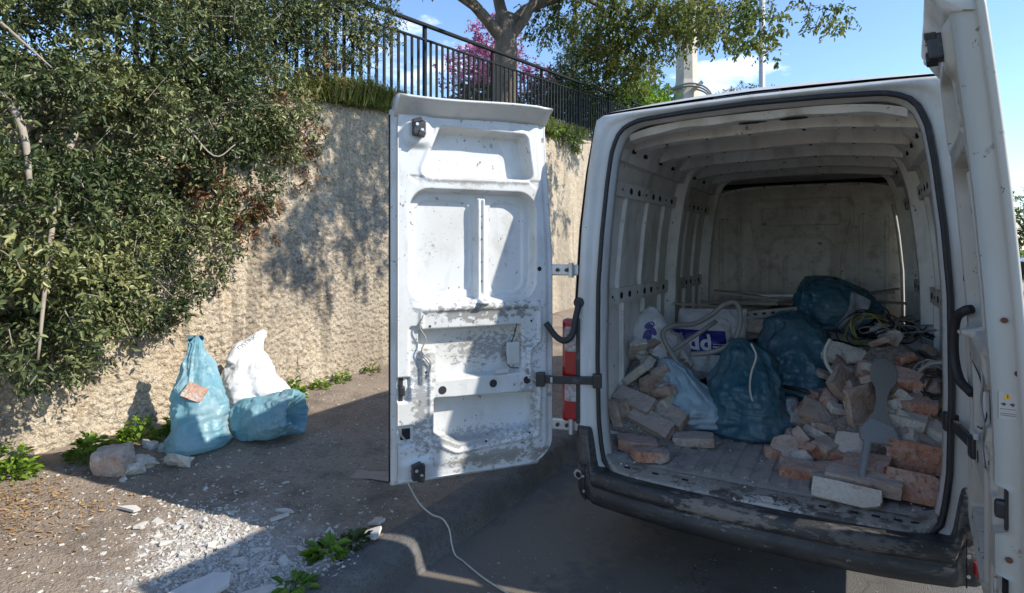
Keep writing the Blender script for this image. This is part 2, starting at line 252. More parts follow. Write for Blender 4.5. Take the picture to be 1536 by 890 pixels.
def boxg(c, size, rot=None, bev=0):
    bm = bmesh.new(); bmesh.ops.create_cube(bm, size=1); bmesh.ops.scale(bm, vec=size, verts=bm.verts)
    if bev: bmesh.ops.bevel(bm, geom=bm.edges[:], offset=bev, segments=2, affect='EDGES', profile=.6)
    Mx = Matrix.Translation(c) @ (rot if isinstance(rot, Matrix) else Euler(rot or (0, 0, 0)).to_matrix()).to_4x4(); bmesh.ops.transform(bm, matrix=Mx, verts=bm.verts)
    bm.verts.index_update(); V = [v.co[:] for v in bm.verts]; F = [[v.index for v in f.verts] for f in bm.faces]; bm.free(); return V, F
def box(name, c, size, mat, parent=None, rot=None, bev=0): return obj(name, *boxg(c, size, rot, bev), mat, parent)
def catmull(P, n):
    P = np.asarray(P, float); Q = np.vstack([2 * P[0] - P[1], P, 2 * P[-1] - P[-2]]); out = []
    for i in range(len(P) - 1):
        a, b, c, d = Q[i:i + 4]
        for t in np.linspace(0, 1, n, endpoint=False): out.append(.5 * (2 * b + (c - a) * t + (2 * a - 5 * b + 4 * c - d) * t * t + (3 * b - 3 * c + d - a) * t ** 3))
    out.append(P[-1]); return np.array(out)
def tubeg(P, r, n=8, closed=False, cap=True):
    P = np.asarray(P, float); m = len(P); r = np.broadcast_to(np.asarray(r, float), (m,))
    T = np.roll(P, -1, 0) - np.roll(P, 1, 0) if closed else np.gradient(P, axis=0)
    T /= np.linalg.norm(T, axis=1)[:, None] + 1e-9
    ref = np.array([0, 0, 1.]) if abs(T[0, 2]) < .9 else np.array([1., 0, 0]); V = []; u = np.cross(T[0], ref); u /= np.linalg.norm(u)
    for i in range(m):
        u = u - T[i] * (u @ T[i]); u /= np.linalg.norm(u) + 1e-9; w = np.cross(T[i], u)
        for k in range(n): a = 2 * math.pi * k / n; V.append(P[i] + r[i] * (math.cos(a) * u + math.sin(a) * w))
    F = []
    for i in range(m if closed else m - 1):
        j = (i + 1) % m
        for k in range(n): F.append((i * n + k, i * n + (k + 1) % n, j * n + (k + 1) % n, j * n + k))
    if cap and not closed: F += [tuple(range(n))[::-1], tuple(range((m - 1) * n, m * n))]
    return V, F
def tube(name, P, r, mat, parent=None, n=8, closed=False): return obj(name, *tubeg(P, r, n, closed), mat, parent, True)
def gridF(nr, nc, wrap=False, off=0):
    F = []
    for i in range(nr - 1):
        for j in range(nc if wrap else nc - 1): F.append((off + i * nc + j, off + i * nc + (j + 1) % nc, off + (i + 1) * nc + (j + 1) % nc, off + (i + 1) * nc + j))
    return F
def discg(c, n_, r, h, seg=12):
    n_ = Vector(n_).normalized(); c = Vector(c); return tubeg([c, c + n_ * h], r, seg)
def polyg(outline, thick, frame):
    """Extruded outline. frame maps (a, b, depth) to the world."""
    k = len(outline); V = [frame(a, b, 0) for a, b in outline] + [frame(a, b, thick) for a, b in outline]
    return V, [tuple(range(k)), tuple(range(2 * k - 1, k - 1, -1))] + [(i, k + i, k + (i + 1) % k, (i + 1) % k) for i in range(k)]
def sdpoly(x, y, poly, r=0):
    P = np.array(poly, float); d = np.full(x.shape, 1e9); s = np.ones(x.shape); n = len(P); j = n - 1
    for i in range(n):
        ex, ey = P[j] - P[i]; wx, wy = x - P[i, 0], y - P[i, 1]; t = np.clip((wx * ex + wy * ey) / (ex * ex + ey * ey), 0, 1)
        d = np.minimum(d, (wx - ex * t) ** 2 + (wy - ey * t) ** 2)
        c1 = y >= P[i, 1]; c2 = y < P[j, 1]; c3 = ex * wy > ey * wx; f = (c1 & c2 & c3) | (~c1 & ~c2 & ~c3); s = np.where(f, -s, s); j = i
    return s * np.sqrt(d) - r
def rrect(x, y, x0, x1, y0, y1, r):
    qx = np.abs(x - (x0 + x1) / 2) - (x1 - x0) / 2 + r; qy = np.abs(y - (y0 + y1) / 2) - (y1 - y0) / 2 + r
    return np.hypot(np.maximum(qx, 0), np.maximum(qy, 0)) + np.minimum(np.maximum(qx, qy), 0) - r
def inset(sd, w=.008): return 1 - sstep(-w, w, sd)
def ridge(sd, w=.008): return np.exp(-(sd / w) ** 2)

# ------------------------------------------------------------------ ground
KX = -1.55
def ground_z(x, y):
    x = np.asarray(x, float); y = np.asarray(y, float)
    n = .016 * fbm(p3(x * 1.3, y * 1.3, 3.), 3) + .008 * fbm(p3(x * 7, y * 7, 9.), 3)
    return np.where(x > KX, 0., .152 + np.clip(KX - .2 - x, 0, 9) * .068 + np.clip(y - 2, 0, 30) * .04 + n * sstep(KX - .02, KX - .3, x))
def Gz(x, y): return float(ground_z(np.array([x]), np.array([y]))[0])
def spaced(a, b, n): return np.linspace(a, b, n)
s = 600
obj('road', [(KX - 3.2, -s, 0), (s, -s, 0), (s, s, 0), (KX - 3.2, s, 0)], [(0, 1, 2, 3)], m_asph, origin=(0, 0, 0))['kind'] = 'structure'
xs = np.concatenate([spaced(-4.42, KX - .22, 110), ]); ys = np.concatenate([spaced(-30, -3.6, 12)[:-1], spaced(-3.6, 2.4, 240)[:-1], spaced(2.4, 40, 60)])
gx, gy = np.meshgrid(xs, ys); gz = ground_z(gx, gy)
obj('pavement', np.stack([gx.ravel(), gy.ravel(), gz.ravel()], 1), gridF(len(ys), len(xs)), m_dirt, smooth=True, origin=(0, 0, 0))['kind'] = 'structure'
prof = [(KX - .22, .0), (KX - .2, .005), (KX - .1, .008), (KX - .05, .003), (KX - .025, -.018), (KX - .005, -.06), (KX + .005, -.11), (KX + .03, -.165)]
ky = np.concatenate([spaced(-30, -3.2, 12)[:-1], spaced(-3.2, 3, 200)[:-1], spaced(3, 40, 40)]); V = []
for y in ky:
    zb = ground_z(np.array([KX - .22]), np.array([y]))[0]
    for k, (x, dz) in enumerate(prof):
        w = .022 * float(fbm(p3(y * 3., k * .5, 1.), 4)) + .012 * float(fbm(p3(y * 14., k * 1.3, 5.), 2)); V.append((x + (w if k > 3 else 0), y, zb + dz + (w * .5 if 0 < k < 7 else 0)))
obj('kerb', V, gridF(len(ky), len(prof)), m_kerb, smooth=True, origin=(0, 0, 0))['kind'] = 'structure'

# ------------------------------------------------------------------ retaining wall and terrace
WX = -4.3
def wall_top(y): return 3.12 + .107 * np.clip(np.asarray(y, float), -12, 40)
def worley(a, b, seed=0):
    ia, ib = np.floor(a).astype(int), np.floor(b).astype(int); best = np.full(a.shape, 9.); bh = np.zeros(a.shape)
    for da in (-1, 0, 1):
        for db in (-1, 0, 1):
            h = _perm[(_perm[(ia + da + seed) & 255] + ib + db) & 255]; jx = _g[h, 0] * .45 + .5; jy = _g[h, 1] * .45 + .5
            d = np.hypot(ia + da + jx - a, ib + db + jy - b); m = d < best; best = np.where(m, d, best); bh = np.where(m, (h % 17) / 17., bh)
    return best, bh
def wall_patch(y0, y1, ny, nz):
    yy = np.linspace(y0, y1, ny); tt = np.linspace(0, 1, nz); Y, T = np.meshgrid(yy, tt)
    Z = .0 + T * (wall_top(Y) + .0); d, h = worley(Y * 26, Z * 26); d2, h2 = worley(Y * 55, Z * 55, 40)
    X = WX + .036 * (1 - np.clip(d * 1.25, 0, 1)) * (.2 + .8 * h) + .018 * (1 - np.clip(d2, 0, 1)) * (.3 + .7 * h2) + .05 * fbm(p3(Y * .8, Z * .8), 3) + .012 * fbm(p3(Y * 6, Z * 6, 2), 2)
    X = X - .08 * sstep(.93, 1, T) - (Z - .3) * .012
    return np.stack([X.ravel(), Y.ravel(), Z.ravel()], 1), gridF(nz, ny)
g = G(); g.add(*wall_patch(-2.6, 3.4, 560, 300)); g.add(*wall_patch(3.4, 8.6, 160, 110)); g.add(*wall_patch(8.6, 40, 150, 40)); g.add(*wall_patch(-30, -2.6, 120, 60))
o = g.obj('retaining_wall', m_wall, smooth=True, origin=(WX, 0, 0)); tag(o, 'tan roughcast retaining wall rising above the pavement', 'wall')
ys = spaced(-30, 120, 76); xs = np.array([WX + .02, WX - .3, -6, -9, -14, -30, -90, -300]); V = []
for y in ys:
    for i, x in enumerate(xs): V.append((x, y, float(wall_top(y)) - .03 + .02 * i - .02 * max(0, i - 3) * 1.))
obj('terrace', V, gridF(len(ys), len(xs)), m_soil, origin=(0, 0, 0))['kind'] = 'structure'

# ------------------------------------------------------------------ van
van = root('cargo_van', (0, 2.5, 0), 'worn white cargo van with both rear doors swung open and rubble inside', 'van')
NT = 176
def polar(poly, th, c=(0, 1.35)):
    """Radius of a closed outline at each angle seen from c."""
    P = np.array(poly, float) - np.array(c); Q = np.roll(P, -1, 0); r = np.full(len(th), 9.)
    for i, t in enumerate(th):
        d = np.array([math.cos(t), math.sin(t)])
        for a, b in zip(P, Q):
            e = b - a; den = d[0] * e[1] - d[1] * e[0]
            if abs(den) < 1e-9: continue
            k = (a[0] * e[1] - a[1] * e[0]) / den; u = (a[0] * d[1] - a[1] * d[0]) / den
            if k > 0 and -1e-6 <= u <= 1 + 1e-6: r[i] = min(r[i], k)
    return r
def half(pts): return [(x, z) for x, z in pts] + [(-x, z) for x, z in reversed(pts) if x > 1e-6]
def rounded(pts, n=6):
    h = half(pts); return h
SEAL = half([(0, .505), (.62, .505), (.69, .52), (.727, .57), (.742, .66), (.755, .78), (.762, 1.1), (.757, 1.5), (.737, 1.77), (.707, 2.04), (.684, 2.19), (.655, 2.275), (.61, 2.325), (.53, 2.35), (.3, 2.363), (0, 2.37)])
OUTR = half([(0, .47), (.80, .47), (.866, .50), (.870, .73), (.876, 1.0), (.876, 1.4), (.852, 1.8), (.816, 2.1), (.782, 2.3), (.765, 2.372), (.74, 2.392), (.6, 2.398), (.3, 2.405), (0, 2.41)])
th = np.linspace(-math.pi / 2, 1.5 * math.pi, NT, endpoint=False)
rs, ro = polar(SEAL, th), polar(OUTR, th)
cs, sn = np.cos(th), np.sin(th)
def ring(r, y, dz=0): return np.stack([r * cs, np.full(NT, y) if np.isscalar(y) else y, 1.35 + r * sn + dz], 1)
rings = [ring(ro + .002, .10), ring(ro + .006, .05), ring(ro + .004, .02), ring(ro, .008), ring(ro - .012, .0), ring(ro * .62 + rs * .38, -.004), ring(ro * .5 + rs * .5, .012), ring(ro * .35 + rs * .65, .016), ring(rs + .014, .022), ring(rs - .004, .03), ring(rs - .010, .05), ring(rs - .018, .075), ring(rs - .02, .12), ring(rs + .05, .128)]
obj('rear_frame', np.vstack(rings), gridF(len(rings), NT, True), m_paint, van, True)
tube('door_seal', ring(rs, .012), .0125, m_rubber, van, 8, True)

# outer skin, lofted from the rear corner to the nose
FULL = [(.86, .36), (.93, .42), (.96, .6), (.985, 1.0), (.985, 1.4), (.95, 1.8), (.905, 2.1), (.85, 2.3), (.80, 2.40), (.70, 2.455), (.5, 2.48), (.25, 2.495), (0, 2.50)]
REAR = [(.80, .40), (.866, .44), (.872, .6), (.880, 1.0), (.880, 1.4), (.856, 1.8), (.820, 2.1), (.786, 2.3), (.768, 2.375), (.70, 2.40), (.5, 2.404), (.25, 2.41), (0, 2.415)]
def sect(y):
    if y < .4: t = float(1 - (1 - min(1, y / .4)) ** 2.6); P = [(a * (1 - t) + c * t, b * (1 - t) + d * t) for (a, b), (c, d) in zip(REAR, FULL)]
    else: P = FULL
    if y > 3.5: zt = np.interp(y, [3.5, 3.9, 4.75, 5.15, 5.4], [2.5, 2.38, 1.32, 1.1, .8]); P = [(a * np.interp(y, [3.5, 5.0, 5.4], [1, .97, .8]), min(b, zt - .06 * (a / .985) ** 2)) for a, b in P]
    return P
ys = [.034, .05, .08, .12, .18, .28, .4, .9, 1.5, 2.2, 2.955, 3.015, 3.5, 3.9, 4.3, 4.75, 5.15, 5.4]; V = []; nc = 2 * len(FULL) - 1
for y in ys:
    P = sect(y); V += [(x, y, z) for x, z in P] + [(-x, y, z) for x, z in reversed(P[:-1])]
F = []
for i in range(len(ys) - 1):
    for j in range(nc - 1):
        if i == 10 and 2 <= j <= 5: continue                                   # gap of the side door that stands ajar
        F.append((i * nc + j, i * nc + j + 1, (i + 1) * nc + j + 1, (i + 1) * nc + j))
F.append(tuple(range((len(ys) - 1) * nc, len(ys) * nc)))
obj('body_skin', V, F, m_paint, van, True)
for sx in (-1, 1): obj('side_window', [(sx * .99, 3.6, 1.35), (sx * .985, 4.5, 1.35), (sx * .94, 3.95, 1.98), (sx * .95, 3.6, 2.0)], [(0, 1, 2, 3)], m_glass, van)
obj('windscreen', [(-.8, 4.76, 1.36), (.8, 4.76, 1.36), (.74, 3.95, 2.36), (-.74, 3.95, 2.36)], [(0, 1, 2, 3)], m_glass, van)
box('underbody', (0, 2.3, .47), (1.66, 4.3, .06), m_dark, van)

# cargo bay shell
INW = [(.845, .555), (.865, .8), (.868, 1.2), (.862, 1.5), (.835, 1.8), (.795, 2.08), (.745, 2.25), (.66, 2.34), (.5, 2.375), (.25, 2.388), (0, 2.392)]
ys = [.122, .6, 1.2, 1.8, 2.4, 2.935, 2.985, 3.06]; V = []; nc = 2 * len(INW) - 1
for y in ys: V += [(x, y, z) for x, z in INW] + [(-x, y, z) for x, z in reversed(INW[:-1])]
F = []; FR = []
for i in range(len(ys) - 1):
    for j in range(nc - 1):
        if i == 5 and 1 <= j <= 4: continue
        (FR if 6 <= j <= nc - 8 else F).append((i * nc + j, i * nc + j + 1, (i + 1) * nc + j + 1, (i + 1) * nc + j))
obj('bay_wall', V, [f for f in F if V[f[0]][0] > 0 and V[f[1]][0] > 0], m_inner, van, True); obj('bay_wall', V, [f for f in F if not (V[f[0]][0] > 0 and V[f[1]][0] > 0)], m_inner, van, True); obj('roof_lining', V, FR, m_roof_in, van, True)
def wx(z): return float(np.interp(z, [p[1] for p in INW], [p[0] for p in INW]))
def wall_strip(name, sx, y0, y1, z0, z1, proud, mat, n=10, taper=.25):
    """A pressed rib or rail that follows the bay wall."""
    V = []; zz = np.linspace(z0, z1, n)
    for z in zz:
        x = wx(z); w = (y1 - y0) * taper
        V += [(sx * (x + .004), y0, z), (sx * (x - proud), y0 + w, z), (sx * (x - proud), y1 - w, z), (sx * (x + .004), y1, z)]
    F = gridF(n, 4) + [(0, 1, 2, 3), tuple(range(4 * n - 4, 4 * n))]
    return obj(name, V, F, mat, van)
for sx in (-1, 1):
    for z0, z1 in ((1.35, 1.445), (2.0, 2.085)):
        for y0, y1 in ((.16, 1.66), (1.80, 2.83)):
            rl = wall_strip('wall_rail', sx, y0, y1, z0, z1, .028, m_inner, 3, .004)
            for k, y in enumerate(np.arange(y0 + .12, y1 - .05, .155)):
                z = (z0 + z1) / 2; big = k % 3 != 1
                x = wx(z) - .0285; w, h = (.024, .021) if big else (.009, .009)
                a = [(math.cos(q) * w, math.sin(q) * h) for q in np.linspace(0, 2 * math.pi, 10, endpoint=False)]
                obj('rail_hole_plate', *polyg(a, .004, lambda p, q, d, x=x, y=y, z=z, sx=sx: (sx * (x - .003 + d + (wx(z + q) - wx(z)) * 0), y + p, z + q)), m_dark, rl)  # solid dark plate painting the shade of a hole
    wall_strip('wall_pillar', sx, 1.66, 1.80, .56, 2.33, .075, m_inner, 26)
    wall_strip('wall_pillar', sx, 2.83, 2.925, .56, 2.33, .085, m_inner, 26)
    for y in (.55, .98, 1.38, 2.12, 2.48):
        wall_strip('wall_rib', sx, y, y + .045, 1.44, 2.005, .022, m_inner, 8); wall_strip('wall_rib', sx, y + .08, y + .13, .6, 1.355, .026, m_inner, 8)
    wall_strip('cant_rail', sx, .14, 3.04, 2.19, 2.33, .045, m_inner, 5, .002)
    for y in (.40, .62, .95, 1.25, 1.9, 2.25):
        x = wx(2.26) - .044; obj('rail_hole_plate', *boxg((sx * x, y, 2.26), (.012, .05, .035)), m_dark, van)  # dark blocks paint the shade of the cant rail holes
tube('sunlit_door_edge', [(wx(z) - .098, 2.94, z) for z in (.9, 1.2, 1.5, 1.65, 1.8, 1.95, 2.06)], .014, m_paint, van, 8)

def bow(y, w, z, dep):
    xs = np.linspace(-.68, .68, 29); V = []
    for x in xs:
        zt = z - .045 * abs(x / .68) ** 3; wv = .004 * math.sin(x * 9)
        V += [(x, y - w / 2 - .012, zt + .03), (x, y - w / 2, zt - dep + wv), (x, y + w / 2, zt - dep), (x, y + w / 2 + .012, zt + .03)]
    b = obj('roof_bow', V, gridF(len(xs), 4), m_inner, van)
    for x in (-.5, -.28, -.06, .2, .42):
        obj('bow_hole', *discg((x, y - w * .1, z - dep - .045 * abs(x / .68) ** 3 - .004), (0, 0, 1), .008, .006, 8), m_dark, b)
for y, w in ((.42, .085), (.93, .08), (1.45, .075), (2.0, .075), (2.5, .07)): bow(y, w, 2.352, .055)
V = []                                                                       # header above the opening
for x in np.linspace(-.62, .62, 25):
    zt = 2.345 - .05 * abs(x / .62) ** 4; V += [(x, .10, zt), (x, .13, zt - .03 - .004 * math.sin(x * 23)), (x, .2, zt - .032), (x, .24, zt + .03)]
obj('roof_header', V, gridF(25, 4), m_inner, van)
for x in (-.02, .17):
    r = random.Random(int(x * 100)); a = [((.055 + r.uniform(-.02, .02)) * math.cos(q), (.016 + r.uniform(-.006, .006)) * math.sin(q)) for q in np.linspace(0, 2 * math.pi, 12, endpoint=False)]
    obj('torn_latch_hole', *polyg(a, .004, lambda p, q, d, x=x: (x + p, .165 + q, 2.306 + d)), m_dark, van)

# bulkhead with its pressed relief
def hf(name, S, Z, func, frame, mat, parent):
    s, z = np.meshgrid(S, Z); d = func(s, z); V = frame(s.ravel(), z.ravel(), d.ravel()); return obj(name, V, gridF(len(Z), len(S)), mat, parent, True)
def bulk_d(s, z):
    d = .004 * fbm(p3(s * 2, z * 2), 2)
    fr = np.minimum(rrect(s, z, -.42, .40, 1.86, 2.13, .06), sdpoly(s, z, [(-.38, 1.9), (.36, 1.9), (.30, 1.6), (.30, .5), (-.32, .5), (-.32, 1.6)], .03))
    d -= .016 * inset(np.abs(fr) - .012, .006); d += .016 * inset(rrect(s, z, -.33, .31, 1.9, 2.06, .02), .006); d -= .016 * inset(np.abs(rrect(s, z, -.26, .25, .3, 1.80, .13)) - .01, .006)
    for x in (-.70, -.53, -.13, .08, .47, .66): d -= .018 * inset(np.abs(s - x) - .014, .006) * (1 - sstep(1.55 if abs(x) < .2 else 1.95, 1.6 if abs(x) < .2 else 2.0, z))
    e = sdpoly(s, z, [(-.85, .5), (-.85, 1.95), (-.66, 2.27), (.66, 2.27), (.85, 1.95), (.85, .5)]); d -= .05 * sstep(-.10, .0, e) 
    return d
hf('bulkhead', np.linspace(-.87, .87, 360), np.linspace(.53, 2.245, 300), bulk_d, lambda s, z, d: np.stack([s, 3.04 + d, z - .06 * (s / .87) ** 4 * sstep(1.8, 2.25, z)], 1), m_bulk, van)
V = []
for x in np.linspace(-.80, .80, 33):
    z = 2.262 - .115 * abs(x / .8) ** 5; V += [(x, 2.965, z - .02), (x, 2.965, z), (x, 3.035, z + .012)]
o = obj('bulkhead_top_flange', V, gridF(33, 3), m_inner, van)
for x in (-.55, -.3, -.05, .2, .45): obj('flange_hole', *discg((x, 2.962, 2.252 - .115 * abs(x / .8) ** 5), (0, 1, 0), .007, .006, 8), m_dark, o)
box('cab_dark_plate', (0, 3.3, 2.3), (1.6, .3, .02), m_dark, van)  # near-black plate painting the shade of the cab behind the gap

# cargo floor with pressed ribs, sill and bumper
xs = np.linspace(-.85, .85, 341); P = ((xs + .0) / .088) % 1; zz = .56 + .008 * (sstep(.22, .32, P) - sstep(.68, .78, P))
V = []; ysf = [.07, .11, .135, .16, .6, 1.2, 2, 3.10]; kf = [0, 0, .3, 1, 1, 1, 1, 1]
for y, k in zip(ysf, kf): V += [(x, y, .562 + (z - .56) * k - (.004 if y < .1 else 0)) for x, z in zip(xs, zz)]
floor_o = obj('cargo_floor', V, gridF(len(ysf), len(xs)), m_floor, van)
def bow_y(x): return -.11 + .11 * (abs(x) / .86) ** 2.6                       # the sill and bumper bulge backwards
xs = np.linspace(-.715, .715, 75); V = []
for x in xs:
    b = bow_y(x) * .75; e = 1 if abs(x) < .66 else 0; ez = .05 * max(0, (abs(x) - .60) / .115) ** 2.5
    b += .05 * max(0, (abs(x) - .56) / .155) ** 2; V += [(x, .12, .563 + ez * .5), (x, .09, .556 + ez * .6), (x, .06 + b * .3, .550 + ez * .8), (x, b + .02, .545 + ez), (x, b + .004, .538 + ez), (x, b - .001, .52 + ez), (x, b + .01, .49 + ez * .5)]
sill = obj('load_sill', V, gridF(len(xs), 7), m_sill, van, True)
for x in (-.6, -.45, -.3, .3, .42, .5, .58, .64): obj('sill_slot', *boxg((x, .045 + bow_y(x) * .4, .553), (.03, .009, .006), (0, 0, random.uniform(-.1, .1))), m_dark, sill)
xs = np.concatenate([np.linspace(-.965, -.74, 26), np.linspace(-.73, .73, 74), np.linspace(.74, .965, 26)]); V = []
for x in xs:
    a = abs(x); b = bow_y(min(a, .86)) - .0; c = sstep(.755, .80, a); wrap = max(0, (a - .83) / .135); back = .42 * wrap ** 2.2
    zt = .535 + .205 * float(c); cy = b - .055 * (1 - float(c)) - .03 * float(c) + back; zb = .36 + .03 * wrap
    pts = [(.03 + back, zt - .012), (-.0, zt), (-.35, zt), (-.85, zt - .010), (-1.0, zt - .035)]
    V += [(x, back + .045 - .02 * float(c), zt - .006), (x, cy + .035, zt), (x, cy + .010, zt - .003), (x, cy, zt - .02)]
    m = .47 if c < .01 else .47 + .08 * float(c)
    V += [(x, cy - .006, m + .012), (x, cy - .004, m), (x, cy + .012, m - .008), (x, cy + .012, m - .022), (x, cy + .002, m - .03), (x, cy + .005, zb + .03), (x, cy + .022, zb), (x, cy + .12, zb - .005)]
bump_o = obj('rear_bumper', V, gridF(len(xs), 12), m_plastic, van, True)
box('step_insert', (-.02, -.145, .415), (.30, .02, .055), m_plastic, van, bev=.006)
for sx in (-1, 1):
    P = [(sx * .80, -.055, .56), (sx * .80, -.058, .48), (sx * .80, -.05, .37)]; tube('bumper_seam', [(p[0], p[1] - .012, p[2]) for p in P], .003, m_dark, van, 6)
    obj('bumper_screw', *discg((sx * .805, -.078, .50), (0, -1, 0), .007, .004, 8), m_zinc, van)
    obj('bumper_screw', *discg((sx * .805, -.072, .42), (0, -1, 0), .007, .004, 8), m_zinc, van)
box('bumper_reflector', (.845, -.068, .455), (.05, .03, .05), m_red, van, (0, 0, .18), .008)
obj('torn_bumper_hole', *polyg([(-.03, .0), (-.01, .022), (.02, .02), (.03, -.012), (.008, -.03), (-.02, -.02)], .006, lambda p, q, d: (-.845 + p * .9, -.055 - d + p * -.2, .50 + q)), m_zinc, van)
obj('screw_hole', *polyg([(.016 * math.cos(a), .016 * math.sin(a)) for a in np.linspace(0, 6.28, 9)[:-1]], .004, lambda p, q, d: (-.84 + p, -.062 - d + p * -.2, .495 + q)), m_dark, van)

# tail lamp on the near pavement side, hinges, straps
lamp = obj('tail_lamp', *boxg((-.918, .045, 1.03), (.10, .12, .56), (0, 0, .15), .022), m_red, van)
obj('lamp_back', *boxg((-.876, .046, 1.03), (.022, .118, .568), (0, 0, .15), .008), m_black, lamp)
obj('reverse_lens', *boxg((-.914, .041, 1.20), (.075, .12, .14), (0, 0, .15), .015), m_clear, lamp)
obj('indicator_lens', *boxg((-.914, .041, .92), (.075, .12, .12), (0, 0, .15), .015), m_clear, lamp)
for z in (1.573, .727):
    h = obj('door_hinge', *boxg((-.955, .008, z), (.16, .022, .06), (0, 0, .22), .006), m_zinc, van)
    obj('hinge_pin', *tubeg([(-.905, -.012, z - .04), (-.905, -.012, z + .04)], .014, 10), m_zinc, h)
    for x in (-.935, -.985): obj('hinge_bolt', *discg((x, -.006 + (x + .955) * .22, z), (.22, -1, 0), .011, .012, 6), m_black, h)
    h = obj('door_hinge', *boxg((.90, -.01, z), (.12, .022, .06), (0, 0, -.3), .006), m_zinc, van)
def strap(P, w, t, name):
    a, b = np.array(P[0]), np.array(P[1]); d = b - a; L_ = np.linalg.norm(d); ang = math.atan2(d[1], d[0]); c = (a + b) / 2
    s_ = obj(name, *boxg(c, (L_, t, w), (0, -math.atan2(d[2], math.hypot(d[0], d[1])), ang), .004), m_black, van)
    for e in (a, b): obj('strap_bracket', *boxg(e, (.05, .05, w * 1.8), (0, 0, ang), .008), m_black, s_)
    obj('strap_clip', *boxg(a * .8 + b * .2 + np.array([0, -.004, 0]), (.012, t + .004, w * .7), (0, 0, ang), .002), m_zinc, s_)
strap([(-1.045, -.10, .985), (-.765, .015, .985)], .042, .022, 'check_strap')
strap([(.800, -.30, .985), (.762, .04, .985)], .042, .022, 'check_strap')
tube('wiring_gaiter', catmull([(-.86, -.005, 1.40), (-.863, -.04, 1.33), (-.875, -.055, 1.24), (-.91, -.075, 1.20), (-.96, -.085, 1.22), (-1.015, -.095, 1.29)], 8), .017, m_rubber, van, 10)
obj('gaiter_socket', *discg((-.86, .01, 1.40), (0, -1, 0), .028, .03, 12), m_rubber, van)
tube('wiring_gaiter', catmull([(.795, -.22, 1.47), (.775, -.2, 1.46), (.755, -.15, 1.42), (.752, -.12, 1.30), (.765, -.15, 1.2), (.795, -.22, 1.16)], 8), .017, m_rubber, van, 10)
box('centre_brake_lamp', (-.02, .06, 2.408), (.30, .10, .022), m_black, van, bev=.006)

